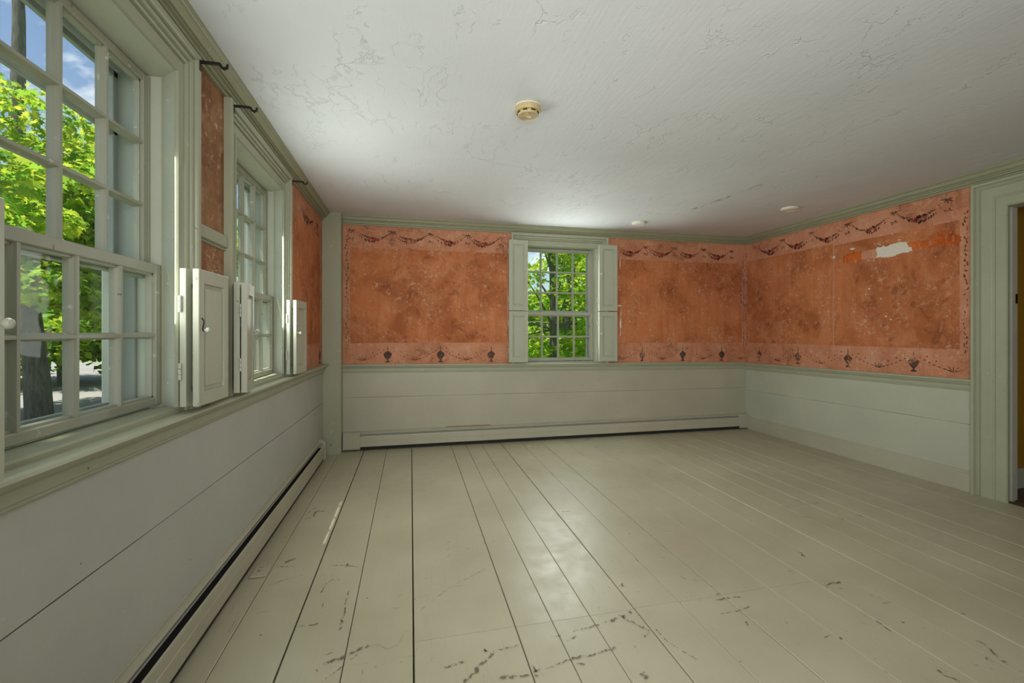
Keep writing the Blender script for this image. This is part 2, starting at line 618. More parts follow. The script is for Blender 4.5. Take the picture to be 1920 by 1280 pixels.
def structure(o, label, cat):
    o['kind'] = 'structure'
    o['label'] = label
    o['category'] = cat
    return o


def s_empty(name, loc, label, cat):
    o = bpy.data.objects.new(name, None)
    COL.objects.link(o)
    o.location = loc
    o.empty_display_size = 0.1
    ORIGIN[o.name] = Vector(loc)
    return structure(o, label, cat)


# ------------------------------------------------------------------ levels of the old, slightly sagging rails
def zl(y):      # top of the left chair rail
    return 0.931 - 0.0058 * y


def zf(x):      # far chair rail
    return 0.881 - 0.0102 * x


def zr(y):      # right chair rail
    return 0.890 - 0.0122 * y


WIN = [  # wall, casing inner edges, sash edges, sash bottom, meeting rail, sash top, head
    dict(T=TL, c0=1.035, c1=1.880, s0=1.070, s1=1.942, zb=0.947, zm=1.472, zt=2.180, zh=2.190, rail=zl),
    dict(T=TL, c0=2.455, c1=3.292, s0=2.480, s1=3.352, zb=0.940, zm=1.464, zt=2.180, zh=2.190, rail=zl),
    dict(T=TF, c0=1.222, c1=2.128, s0=1.240, s1=2.112, zb=0.884, zm=1.450, zt=2.186, zh=2.195, rail=zf),
    dict(T=TL, c0=-0.68, c1=0.165, s0=-0.645, s1=0.150, zb=0.940, zm=1.475, zt=2.180, zh=2.190, rail=zl),
]
CW = 0.132                # casing width

# ------------------------------------------------------------------ floor
fl = MB()
fl.box(-1.3, 5.6, -1.0, 5.2, -0.14, -0.032)
FLOOR = fl.build('floor', M['joint'])
structure(FLOOR, 'beige painted wide plank floor with scuffs and dark joints', 'floor')
XS = [-0.855, -0.70, -0.467, -0.241, 0.011, 0.423, 0.582, 0.752, 0.963, 1.185, 1.408, 1.664, 1.92, 2.12, 2.31, 2.54, 2.755, 2.94, 3.17, 3.39, 3.64, 3.88, 4.155]
GAP = [0.0, 0.003, 0.0075, 0.003, 0.006, 0.0035, 0.0025, 0.003, 0.0045, 0.003, 0.003, 0.0035] + [0.002] * 11
for i in range(len(XS) - 1):
    x0, x1 = XS[i] + GAP[i] / 2, XS[i + 1] - GAP[min(i + 1, 22)] / 2
    ys = [-0.9, 4.83]
    mid = (x0 + x1) / 2
    if 0.02 < mid < 1.93:
        ys.insert(1, 1.785 + random.uniform(-0.004, 0.004))
    if abs(mid - 1.536) < 0.1:
        ys.insert(2, 3.195)
    if 2.9 < mid:
        ys.insert(1, 2.41 + (mid - 2.9) * 0.02)
    elif mid > 2.3:
        ys.insert(1, 2.59)
    dz = random.uniform(-0.0012, 0.0012)
    for k in range(len(ys) - 1):
        p = MB()
        g0 = 0.001 if k else 0
        y1 = ys[k + 1] - (0.0012 if k + 2 < len(ys) else 0)
        cr = 0.002
        p.prism([(x0, -0.032), (x0, dz - cr), (x0 + cr, dz), (x1 - cr, dz), (x1, dz - cr), (x1, -0.032)], lambda a, z, l: (a, l, z), ys[k] + g0, y1)
        p.build('plank', M['floor'], FLOOR)

SCUFFS = [[[[-0.332,1.71],[-0.288,1.745],[-0.239,1.763]],0.022],[[[-0.239,1.763],[-0.202,1.784],[-0.16,1.799]],0.014],[[[-0.302,1.648],[-0.255,1.697],[-0.188,1.77]],0.005],[[[-0.16,1.799],[-0.123,1.796],[-0.087,1.764],[-0.053,1.775],[-0.019,1.853]],0.003],[[[-0.459,1.983],[-0.406,1.982],[-0.353,1.982]],0.008],[[[-0.32,1.781],[-0.277,1.796]],0.006],[[[-0.283,1.925],[-0.282,1.996],[-0.282,2.073]],0.012],[[[-0.287,2.088],[-0.283,2.201]],0.006],[[[-0.406,2.214],[-0.402,2.283],[-0.371,2.324]],0.008],[[[-0.382,2.083],[-0.383,2.13]],0.006],[[[-0.648,2.548],[-0.603,2.586]],0.016],[[[-0.669,3.103],[-0.626,3.137],[-0.627,3.229],[-0.578,3.218]],0.018],[[[-0.677,3.194],[-0.64,3.297]],0.012],[[[-0.407,2.465],[-0.318,2.444],[-0.265,2.414]],0.008],[[[-0.325,2.427],[-0.321,2.464]],0.014],[[[-0.677,2.508],[-0.591,2.497]],0.006],[[[-0.667,2.336],[-0.596,2.376],[-0.517,2.4]],0.004],[[[-0.721,2.003],[-0.722,2.085]],0.006],[[[-0.593,1.96],[-0.581,1.965]],0.016],[[[0.042,1.979],[0.182,2.125],[0.382,2.256]],0.003],[[[0.119,1.62],[0.153,1.626],[0.194,1.635]],0.012],[[[0.177,1.542],[0.23,1.577],[0.241,1.601]],0.016],[[[0.241,1.601],[0.299,1.644],[0.314,1.665]],0.012],[[[0.276,1.674],[0.3,1.649]],0.012],[[[0.306,1.662],[0.364,1.669],[0.413,1.673]],0.01],[[[0.273,1.68],[0.3,1.649]],0.012],[[[0.637,1.697],[0.723,1.712],[0.83,1.729]],0.012],[[[0.83,1.729],[0.879,1.743],[0.936,1.762]],0.022],[[[0.875,1.744],[0.916,1.686],[0.945,1.633]],0.014],[[[0.945,1.633],[0.91,1.607]],0.008],[[[0.3,1.526],[0.353,1.527]],0.018],[[[0.353,1.527],[0.424,1.515],[0.462,1.506]],0.008],[[[0.429,1.531],[0.507,1.54],[0.585,1.559]],0.01],[[[0.585,1.559],[0.675,1.563],[0.771,1.576]],0.014],[[[0.429,1.558],[0.441,1.528]],0.012],[[[0.601,1.651],[0.647,1.673]],0.01],[[[0.549,1.69],[0.586,1.687]],0.01],[[[0.594,1.534],[0.626,1.524]],0.012],[[[0.813,1.443],[0.809,1.41]],0.026],[[[0.98,1.636],[0.984,1.563],[1.039,1.446]],0.008],[[[0.848,1.574],[0.846,1.529]],0.006],[[[1.345,1.791],[1.413,1.791]],0.006],[[[1.345,1.753],[1.401,1.757]],0.014],[[[1.401,1.757],[1.479,1.751]],0.01],[[[1.304,1.664],[1.387,1.665],[1.47,1.679]],0.006],[[[1.377,1.598],[1.366,1.571]],0.016],[[[0.994,1.971],[0.994,1.943]],0.018],[[[1.121,2.569],[1.157,2.58]],0.01],[[[0.982,2.861],[1.053,2.842]],0.006],[[[0.989,3.807],[1.004,3.766]],0.012],[[[1.029,3.798],[1.115,3.689]],0.006],[[[1.284,2.958],[1.3,2.947]],0.01],[[[2.097,2.03],[2.076,1.978]],0.018],[[[1.937,1.732],[1.984,1.745],[2.039,1.741]],0.018],[[[1.921,1.48],[1.901,1.414]],0.012],[[[2.013,1.453],[2.012,1.441]],0.016],[[[2.177,1.296],[2.186,1.273],[2.144,1.208]],0.008],[[[2.259,1.373],[2.262,1.364]],0.014],[[[1.853,1.215],[1.845,1.19],[1.869,1.159]],0.014],[[[2.094,1.219],[2.097,1.211]],0.02],[[[2.14,1.195],[2.142,1.183]],0.018],[[[1.667,1.434],[1.67,1.418]],0.022],[[[2.525,2.417],[2.565,2.393]],0.008],[[[2.91,2.368],[2.9,2.316]],0.014],[[[2.791,2.603],[2.836,2.586]],0.008],[[[2.736,2.672],[2.738,2.65]],0.012],[[[2.32,1.432],[2.343,1.423]],0.012],[[[2.421,2.58],[2.552,2.583],[2.557,2.549]],0.005],[[[2.749,2.365],[2.742,2.309]],0.01],[[[1.877,1.888],[1.887,1.859]],0.012]]


def ribbon(mb, pts, w, z, rnd, step=0.010):
    """ragged strip along a polyline on the floor"""
    P = [Vector((*p, 0)) for p in pts]
    L, Rr = [], []
    for i in range(len(P) - 1):
        d = P[i + 1] - P[i]
        n = max(2, int(d.length / step))
        s = Vector((-d.y, d.x, 0)).normalized()
        for k in range(n + (i == len(P) - 2)):
            t = k / n
            q = P[i] + d * t + s * rnd.uniform(-0.25, 0.25) * w
            L.append(q + s * w * rnd.uniform(0.1, 0.65))
            Rr.append(q - s * w * rnd.uniform(0.1, 0.65))
    n = len(L)
    vs = [(p.x, p.y, z) for p in L] + [(p.x, p.y, z) for p in Rr]
    mb.add(vs, [(i, i + 1, n + i + 1, n + i) for i in range(n - 1)])


rs = random.Random(3)
for pts, w in SCUFFS:
    mb = MB()
    ribbon(mb, pts, w * 0.9, 0.0022, rs)
    mb.build('scuff', M['scuff'], FLOOR, recalc=False)

# ------------------------------------------------------------------ ceiling
ce = MB()
nx, ny = 60, 60
vs_, fs_ = [], []
for j in range(ny + 1):
    for i in range(nx + 1):
        x, y = -0.98 + 5.38 * i / nx, -1.0 + 6.1 * j / ny
        sag = 0.006 * math.sin(x * 2.1 + 0.7) * math.sin(y * 1.7) - 0.016 * math.exp(-(((x - 0.35 * y - 1.35) / 0.35) ** 2)) * math.exp(-((y - 4.0) / 1.3) ** 2)
        edge = min(1, max(0, (XR - 0.05 - x) / 0.3), max(0, (x + 0.85) / 0.3), max(0, (YF - 0.05 - y) / 0.3))
        vs_.append((x, y, H + sag * edge))
for j in range(ny):
    for i in range(nx):
        a = j * (nx + 1) + i
        fs_.append((a, a + 1, a + nx + 2, a + nx + 1))
ce.add(vs_, fs_)
ce.box(-0.98, 4.4, -1.0, 5.1, H + 0.03, H + 0.25)
CEIL = ce.build('ceiling', M['ceiling'], smooth=True)
structure(CEIL, 'cracked white plaster ceiling', 'ceiling')
rs = random.Random(11)
fb = MB()
for k in range(60):
    t = rs.random()
    x, y = 2.62 + 0.02 * rs.uniform(-1, 1) + 0.10 * t, 3.72 - 1.25 * t * t * 0.6 + rs.uniform(-0.02, 0.02)
    l, w = rs.uniform(0.012, 0.04), rs.uniform(0.004, 0.010)
    an = R(90) + rs.uniform(-0.6, 0.6)
    dx, dy = math.cos(an), math.sin(an)
    z = H - 0.014
    fb.add([(x, y, z), (x + dx * l, y + dy * l, z + 0.002), (x + dx * l * 0.8 - dy * w, y + dy * l * 0.8 + dx * w, z - 0.006), (x - dy * w, y + dx * w, z - 0.004)], [(0, 1, 2, 3)])
fk = fb.build('peeling_flakes', M['flake'], CEIL, recalc=False)
fk['kind'] = 'stuff'

# ------------------------------------------------------------------ walls
def wall_grid(T, al, zl_, b0, b1, holes):
    """solid wall from a0..a1 and z0..z1 minus rectangular holes, as boxes"""
    mb = MB(T)
    cuts = sorted({al[0], al[1], *[h[0] for h in holes], *[h[1] for h in holes]})
    for c0, c1 in zip(cuts[:-1], cuts[1:]):
        inside = [h for h in holes if h[0] <= c0 + 1e-6 and h[1] >= c1 - 1e-6]
        if inside:
            mb.box(c0, c1, b0, b1, zl_[0], inside[0][2])
            mb.box(c0, c1, b0, b1, inside[0][3], zl_[1])
        else:
            mb.box(c0, c1, b0, b1, zl_[0], zl_[1])
    return mb


def hole(w):
    return (min(w['c0'], w['s0']) - 0.035, max(w['c1'], w['s1']) + 0.035, w['zb'] - 0.09, w['zh'] + 0.035)


WL = wall_grid(TL, (-1.0, 5.08), (-0.1, H + 0.05), 0.0, 0.15, [hole(w) for w in WIN if w['T'] is TL]).build('wall_left', M['border'])
structure(WL, 'left wall of scraped terracotta plaster above grey boards', 'wall')
WF = wall_grid(TF, (-1.0, 4.4), (-0.1, H + 0.05), 0.0, 0.15, [hole(WIN[2])]).build('wall_far', M['border'])
structure(WF, 'far wall of stencilled terracotta plaster above grey boards', 'wall')
DOOR = (1.38, 2.31, 2.12)
WR = wall_grid(TR, (-1.0, 4.98), (-0.1, H + 0.05), 0.0, 0.12, [(DOOR[0] - 0.03, DOOR[1] + 0.03, -0.12, DOOR[2] + 0.03)]).build('wall_right', M['border'])
structure(WR, 'right wall of stencilled terracotta plaster above green boards', 'wall')
wb = MB()
wb.box(-1.0, 4.3, -1.0, -0.88, -0.1, H + 0.05)
WB = wb.build('wall_back', M['wains'])
structure(WB, 'plain painted back wall behind the viewer', 'wall')


def boards(T, parent, a0, a1, zjs, mat, t=0.006, gap=0.0006):
    jb = MB(T)
    for zj in zjs[1:-1]:
        jb.prism([(-0.0022, -0.006), (-0.0022, 0.008), (0.001, 0.008), (0.001, -0.006)], lambda p, q, l, zj=zj: (l, p, zj(l) + q), a0, a1)
    jb.build('joint_backing', M['joint'], parent)
    for z0, z1 in zip(zjs[:-1], zjs[1:]):
        mb = MB(T)
        f0, f1 = (z0 if callable(z0) else (lambda a, z=z0: z)), (z1 if callable(z1) else (lambda a, z=z1: z))
        g0 = gap if zjs.index(z0) else 0
        vs, n = [], 10
        fs = []
        for i in range(n + 1):
            a = a0 + (a1 - a0) * i / n
            wob = 0.0012 * math.sin(i * 2.3 + a0)
            zb_, zt_ = f0(a) + g0, f1(a)
            vs += [(a, -t, zb_ + 0.002 + wob), (a, -t - 0.0005, zt_ - 0.002), (a, -t + 0.003, zt_), (a, 0.002, zt_), (a, 0.002, zb_), (a, -t + 0.003, zb_ + wob)]
        for i in range(n):
            for k in range(6):
                k2 = (k + 1) % 6
                fs.append((i * 6 + k, i * 6 + k2, (i + 1) * 6 + k2, (i + 1) * 6 + k))
        fs += [tuple(range(6)), tuple(range(n * 6, n * 6 + 6))]
        mb.add(vs, fs)
        mb.build('board', mat, parent)


boards(TL, WL, -0.88, 4.69, [0.0, lambda y: 0.575 - 0.013 * y, lambda y: zl(y) - 0.02], M['wains_left'], gap=0.003)
boards(TF, WF, -0.70, 4.15, [0.0, lambda x: 0.537 - 0.006 * x, lambda x: zf(x) - 0.02], M['wains'])
boards(TR, WR, 2.47, 4.825, [0.0, lambda y: 0.545 - 0.012 * y, lambda y: zr(y) - 0.02], M['wains_right'])

# painted fields inside the borders (a thin second coat with its own edge)
def field(T, parent, a0, a1, z0, z1, mat, rnd, b=-0.0012):
    mb = MB(T)
    n = 24
    top = [(a0 + (a1 - a0) * i / n, b, z1 + rnd.uniform(-0.0015, 0.0015)) for i in range(n + 1)]
    bot = [(a0 + (a1 - a0) * i / n, b, z0 + rnd.uniform(-0.0015, 0.0015)) for i in range(n + 1)]
    mb.add(top + bot, [(i, i + 1, n + 2 + i, n + 1 + i) for i in range(n)])
    return mb.build('painted_field', mat, parent, recalc=False)


rf = random.Random(5)
field(TF, WF, -0.608, 1.046, 1.104, 2.094, M['field'], rf)
field(TF, WF, 2.30, 4.10, 1.088, 2.08, M['field'], rf)
field(TR, WR, 3.632, 4.80, 1.086, 2.106, M['field'], rf)
field(TR, WR, 2.575, 3.618, 1.084, 2.088, M['field'], rf)
field(TL, WL, 3.44, 4.60, 1.11, 2.12, M['field'], rf)
pp = MB(TL)
pp.box(2.0, 2.36, -0.0015, 0.001, 0.95, 2.33)
pp.build('scraped_panel', M['pier'], WL)
mr = MB(TL)
mr.prism([(0, 1.598), (-0.012, 1.600), (-0.012, 1.604), (-0.007, 1.609), (-0.020, 1.614), (-0.020, 1.664), (0, 1.666)], lambda p, q, l: (l, p, q), 1.99, 2.36)
mr.build('pier_rail', M['trim'], WL)

# torn paper patch high on the right wall
def ragged(T, parent, name, outline, mat, b, rnd, amp=0.006, step=0.014):
    pts = []
    n = len(outline)
    for i in range(n):
        p, q = outline[i], outline[(i + 1) % n]
        L = math.hypot(q[0] - p[0], q[1] - p[1])
        k = max(1, int(L / step))
        for j in range(k):
            t = j / k
            pts.append((p[0] + (q[0] - p[0]) * t + rnd.uniform(-amp, amp), b, p[1] + (q[1] - p[1]) * t + rnd.uniform(-amp, amp)))
    mb = MB(T)
    m = len(pts)
    mb.add(pts + [(p[0], 0.0, p[2]) for p in pts], [tuple(range(m))] + [(i, (i + 1) % m, (i + 1) % m + m, i + m) for i in range(m)])
    return mb.build(name, mat, parent, recalc=False)


ragged(TR, WR, 'torn_paper', [(3.525, 1.968), (3.515, 1.894), (3.41, 1.896), (3.33, 1.905), (3.33, 1.985), (3.42, 1.99)], M['tear'], -0.0022, rf)
ragged(TR, WR, 'torn_paper', [(3.345, 1.975), (3.34, 1.905), (3.17, 1.894), (3.17, 1.985)], M['border'], -0.0026, rf)
ragged(TR, WR, 'bare_plaster_patch', [(3.205, 1.988), (3.20, 1.896), (3.07, 1.888), (2.97, 1.906), (2.905, 1.914), (2.915, 1.97), (2.96, 2.0), (3.02, 1.995), (3.10, 1.992)], M['plaster'], -0.0030, rf, 0.008)
ragged(TR, WR, 'torn_paper', [(2.955, 1.985), (2.90, 1.916), (2.77, 1.91), (2.60, 1.906), (2.565, 1.925), (2.57, 1.962), (2.61, 1.985), (2.61, 2.02), (2.70, 2.028), (2.735, 1.995), (2.80, 1.978), (2.88, 1.985)], M['tear'], -0.0034, rf)
for (a, z, w, h) in [(3.62, 1.97, 0.03, 0.03), (3.43, 2.02, 0.06, 0.02), (3.01, 2.02, 0.03, 0.012), (3.27, 1.62, 0.02, 0.018), (3.30, 1.57, 0.016, 0.014), (3.12, 1.36, 0.02, 0.014), (3.08, 1.33, 0.02, 0.014), (2.99, 1.66, 0.01, 0.012), (3.57, 1.55, 0.012, 0.01)]:
    ragged(TR, WR, 'plaster_chip', [(a - w / 2, z), (a, z - h / 2), (a + w / 2, z + 0.2 * h), (a, z + h / 2)], M['plaster'], -0.0022, rf, 0.002, 0.006)
for (a, z, w, h) in [(2.37, 1.56, 0.035, 0.03), (2.405, 1.53, 0.07, 0.02), (2.425, 1.33, 0.022, 0.17), (2.425, 1.21, 0.012, 0.09), (2.43, 1.44, 0.009, 0.14), (2.42, 1.72, 0.014, 0.012), (2.42, 2.04, 0.012, 0.16), (3.27, 1.49, 0.014, 0.012), (3.32, 1.455, 0.012, 0.012), (3.27, 1.40, 0.014, 0.016)]:
    ragged(TF, WF, 'plaster_chip', [(a - w / 2, z), (a - w / 4, z - h / 2), (a + w / 2, z - 0.2 * h), (a + w / 3, z + h / 2)], M['plaster'], -0.0022, rf, 0.0025, 0.012)

# ------------------------------------------------------------------ stencilled decoration (flat paint, one mesh per motif)
def leafpoly(cx, cz, ang, l, w):
    c, s = math.cos(ang), math.sin(ang)
    return [(cx + x * c - y * s, cz + x * s + y * c) for x, y in ((0, 0), (l * .3, w * .5), (l * .7, w * .42), (l, 0), (l * .7, -w * .42), (l * .3, -w * .5))]


def disc(cx, cz, r, n=8):
    return [(cx + r * math.cos(2 * math.pi * k / n), cz + r * math.sin(2 * math.pi * k / n)) for k in range(n)]


def motif(T, parent, name, polys, mat, b=-0.0020):
    mb = MB(T)
    for p in polys:
        mb.add([(x, b, z) for x, z in p], [tuple(range(len(p)))])
    return mb.build(name, mat, parent, recalc=False)


def urn(T, parent, cx, z0, h=0.182, r=0.044):
    prof = [(0.0, 0.010), (0.02, 0.026), (0.06, 0.020), (0.10, 0.007), (0.17, 0.008), (0.24, 0.020), (0.36, 0.034), (0.46, 0.040), (0.50, 0.042), (0.53, 0.033), (0.60, 0.024), (0.66, 0.008), (0.70, 0.0035), (0.92, 0.003), (1.0, 0.001)]
    k = r / 0.042
    out = [(cx + w * k, z0 + t * h) for t, w in prof] + [(cx - w * k, z0 + t * h) for t, w in reversed(prof)]
    motif(T, parent, 'stencil_urn', [out], M['stencil'])
    fl_ = [disc(cx + dx * k, z0 + h * (0.27 + dz), 0.008) for dx, dz in ((0, 0), (-0.014, 0.08), (0.013, 0.09), (0, 0.15), (-0.018, 0.18), (0.018, 0.17))]
    motif(T, parent, 'urn_flowers', fl_, M['urn_light'], -0.0026)


def swag_low(T, parent, a0, a1, z0, left=True, right=True):
    """dotted swag with a leaf sprig between two urns"""
    mid, hw = (a0 + a1) / 2, (a1 - a0) / 2
    P = []
    n = 15
    for k in range(1, n):
        t = -1 + 2 * k / n
        if (t < 0 and not left) or (t > 0 and not right):
            continue
        z = z0 + 0.022 + 0.115 * abs(t) ** 1.5
        sl = math.atan(0.115 * 1.5 * abs(t) ** 0.5 / hw * (1 if t > 0 else -1))
        P.append(leafpoly(mid + t * hw * 0.92, z, sl, 0.022, 0.0075))
        if abs(t) > 0.3 and k % 2:
            P.append(disc(mid + t * hw * 0.88, z + 0.036, 0.0062))
    motif(T, parent, 'stencil_swag', P, M['stencil'])
    S = [leafpoly(mid, z0 + 0.012, R(a), l, 0.0065) for a, l in ((90, 0.05), (52, 0.066), (128, 0.066), (24, 0.072), (156, 0.072))]
    motif(T, parent, 'stencil_sprig', S, M['stencil_thin'])


def garland(T, parent, mid, hw, zt, drop, rnd, fresh):
    P, Q = [], []
    n = 22
    for k in range(n + 1):
        t = -1 + 2 * k / n
        a, z = mid + hw * t, zt - drop * (1 - t * t)
        sl = math.atan(2 * drop * t / hw)
        fat = 0.4 + 0.9 * (1 - t * t)
        for sgn in (1, -1):
            if rnd.random() < 0.88:
                P.append(leafpoly(a, z + sgn * 0.007, sl + sgn * rnd.uniform(0.5, 1.2) + (math.pi if t > 0 else 0), 0.030 * fat, 0.014 * fat))
    for t in (-0.28, 0.0, 0.27):
        Q.append(disc(mid + hw * t, zt - drop * (1 - t * t) - 0.002, 0.017, 10))
    for t in (-0.45, 0.44, 0.14, -0.14):
        Q.append(disc(mid + hw * t, zt - drop * (1 - t * t) + 0.018, 0.008, 7))
    motif(T, parent, 'stencil_garland', P, M['stencil' if fresh else 'stencil_thin'])
    motif(T, parent, 'stencil_roses', Q, M['rose'], -0.0026)


def bow(T, parent, a, z, rnd):
    P = [leafpoly(a, z, R(d), l * rnd.uniform(0.6, 1.1), 0.010) for d, l in ((12, 0.06), (168, 0.06), (-28, 0.05), (208, 0.05), (40, 0.03), (140, 0.03), (-85, 0.04))]
    P += [leafpoly(a - 0.01, z - 0.085, R(d), 0.022, 0.008) for d in (70, 110, 200, 340)]
    P += [leafpoly(a + 0.02, z - 0.09, R(d), 0.020, 0.008) for d in (60, 120, 250)]
    motif(T, parent, 'stencil_bow', P, M['stencil_thin'])


def vine(T, parent, a, z0, z1, rnd):
    P = []
    z = z0
    while z < z1:
        P.append(leafpoly(a + rnd.uniform(-0.012, 0.012), z, R(90 + rnd.uniform(-25, 25)), rnd.uniform(0.022, 0.04), 0.010))
        if rnd.random() < 0.5:
            P.append(leafpoly(a, z, R(rnd.choice((35, 145))), 0.02, 0.007))
        z += rnd.uniform(0.026, 0.045)
    motif(T, parent, 'stencil_vine', P, M['stencil_thin'])


rm = random.Random(21)
UF = [-0.235, 0.314, 0.869, 2.708, 3.255, 3.805]
UR = [4.60, 4.045, 3.475, 2.897]
for a in UF:
    urn(TF, WF, a, zf(a) + 0.016)
for a in UR:
    urn(TR, WR, a, zr(a) + 0.028)
urn(TL, WL, 4.565, zl(4.56) + 0.012, 0.18)
for a0, a1, l, r in [(-0.74, -0.235, False, True), (-0.235, 0.314, True, True), (0.314, 0.869, True, True), (2.16, 2.708, False, True), (2.708, 3.255, True, True), (3.255, 3.805, True, True), (3.805, 4.36, True, False)]:
    swag_low(TF, WF, a0, a1, zf((a0 + a1) / 2) + 0.02, l, r)
for a0, a1, l, r in [(4.60, 5.10, True, False), (4.045, 4.60, True, True), (3.475, 4.045, True, True), (2.897, 3.475, True, True), (2.33, 2.897, False, True)]:
    swag_low(TR, WR, a0, a1, zr((a0 + a1) / 2) + 0.03, l, r)
for m_ in (-0.38, 0.0, 0.412, 0.79):
    garland(TF, WF, m_, 0.165, 2.255, 0.075, rm, False)
for a in (-0.60, -0.185, 0.21, 0.605, 0.985):
    bow(TF, WF, a, 2.268, rm)
for m_ in (2.55, 2.96, 3.345, 3.745):
    garland(TF, WF, m_, 0.16, 2.225, 0.075, rm, False)
for a in (2.75, 3.15, 3.55, 3.95):
    bow(TF, WF, a, 2.238, rm)
for m_, fr in ((4.44, False), (4.06, False), (3.69, True), (3.265, True), (2.855, True)):
    garland(TR, WR, m_, 0.165, 2.245, 0.085, rm, fr)
for a in (4.25, 3.875, 3.478, 3.05, 2.65):
    bow(TR, WR, a, 2.268, rm)
vine(TF, WF, -0.64, 1.0, 2.25, rm)
vine(TF, WF, 4.125, 1.0, 2.20, rm)
vine(TR, WR, 4.815, 1.0, 2.22, rm)
vine(TR, WR, 2.535, 1.05, 2.16, rm)
bow(TL, WL, 4.45, 2.22, rm)
garland(TL, WL, 4.05, 0.28, 2.25, 0.09, rm, True)

# ------------------------------------------------------------------ rails, crown, post
RAIL = [(0, 0), (0.056, 0), (0.064, -0.005), (0.066, -0.013), (0.060, -0.020), (0.050, -0.022), (0.046, -0.030), (0.032, -0.042), (0.024, -0.046), (0.023, -0.074), (0.017, -0.078), (0.021, -0.084), (0.016, -0.090), (0, -0.091)]
CROWN = [(0, 0.012), (0.075, 0.012), (0.075, -0.010), (0.066, -0.012), (0.063, -0.016), (0.063, -0.020), (0.058, -0.021), (0.054, -0.032), (0.044, -0.042), (0.034, -0.043), (0.034, -0.048), (0.038, -0.050), (0.038, -0.056), (0.026, -0.057), (0.024, -0.066), (0.010, -0.068), (0.010, -0.073), (0.015, -0.075), (0.015, -0.086), (0, -0.086)]


def moulding(name, label, cat, T, prof, a0, a1, zfn, mat, n=8, m0=0.0, m1=0.0):
    """profile swept along the wall; m0 / m1 mitre the ends (length lost per unit of projection)"""
    mb = MB(T)
    k = len(prof)
    vs, fs = [], []
    for i in range(n + 1):
        for p, q in prof:
            s, e = a0 + m0 * p, a1 - m1 * p
            a = s + (e - s) * i / n
            vs.append((a, -p, zfn(a) + q))
    for i in range(n):
        for j in range(k):
            j2 = (j + 1) % k
            fs.append((i * k + j, i * k + j2, (i + 1) * k + j2, (i + 1) * k + j))
    fs += [tuple(range(k)), tuple(range(n * k, n * k + k))]
    mb.add(vs, fs)
    return structure(mb.build(name, mat), label, cat)


moulding('trim_1', 'olive crown moulding along the top of the left window wall', 'crown', TL, CROWN, -0.88, 4.70, lambda a: H, M['crown'])
moulding('trim_2', 'olive crown moulding along the top of the far wall', 'crown', TF, CROWN, -0.70, 4.155, lambda a: H, M['crown'], m1=1)
moulding('trim_3', 'olive crown moulding along the top of the right wall', 'crown', TR, CROWN, -0.88, 4.83, lambda a: H, M['crown'], m1=1)
moulding('trim_4', 'sage chair rail running under the left windows', 'chair rail', TL, RAIL, -0.88, 4.69, zl, M['trim'])
moulding('trim_5', 'sage chair rail along the far wall', 'chair rail', TF, [(p * 0.62, q) for p, q in RAIL], -0.70, 4.155, zf, M['trim'], m1=1)
moulding('trim_6', 'sage chair rail along the right wall', 'chair rail', TR, [(p * 0.62, q) for p, q in RAIL], 2.472, 4.83, zr, M['trim'], m1=1)
po = MB()
po.prism([(-0.90, 4.695), (-0.700, 4.695), (-0.692, 4.700), (-0.686, 4.697), (-0.679, 4.703), (-0.679, 4.84), (-0.90, 4.84)], lambda p, q, l: (p, q, l), -0.02, H + 0.02)
structure(po.build('trim_7', M['trim'], bevel=0.002), 'boxed corner post between the left and far walls', 'post')
bb = MB(TR)
bb.prism([(0, -0.005), (-0.016, -0.005), (-0.016, 0.132), (-0.013, 0.136), (-0.013, 0.139), (-0.017, 0.143), (-0.014, 0.150), (-0.007, 0.152), (-0.007, 0.165), (0, 0.166)], lambda p, q, l: (l, p, q), 2.482, 4.83)
structure(bb.build('baseboard_right', M['wains']), 'green-grey baseboard under the right wall', 'baseboard')

# ------------------------------------------------------------------ windows
CASP = [(0, 0), (0, -0.006), (0.004, -0.012), (0.012, -0.012), (0.014, -0.006), (0.054, -0.007), (0.056, -0.001), (0.060, -0.001), (0.062, -0.014), (0.070, -0.017), (0.076, -0.011), (0.080, -0.011), (0.082, -0.022), (0.095, -0.024), (0.097, -0.015), (0.102, -0.015), (0.104, -0.032), (0.112, -0.036), (0.130, -0.036), (0.132, -0.033), (0.132, 0)]


def casing(mb, a0, a1, zb, zt, prof, legs0=True):
    k = len(prof)
    vs = []
    for w, p in prof:
        vs += [(a0 - w, p, zb), (a0 - w, p, zt + w), (a1 + w, p, zt + w), (a1 + w, p, zb)]
    fs = []
    for i in range(k - 1):
        for s in range(3):
            fs.append((i * 4 + s, i * 4 + s + 1, (i + 1) * 4 + s + 1, (i + 1) * 4 + s))
    fs.append(tuple(i * 4 for i in range(k)))
    fs.append(tuple(i * 4 + 3 for i in range(k)))
    mb.add(vs, fs)


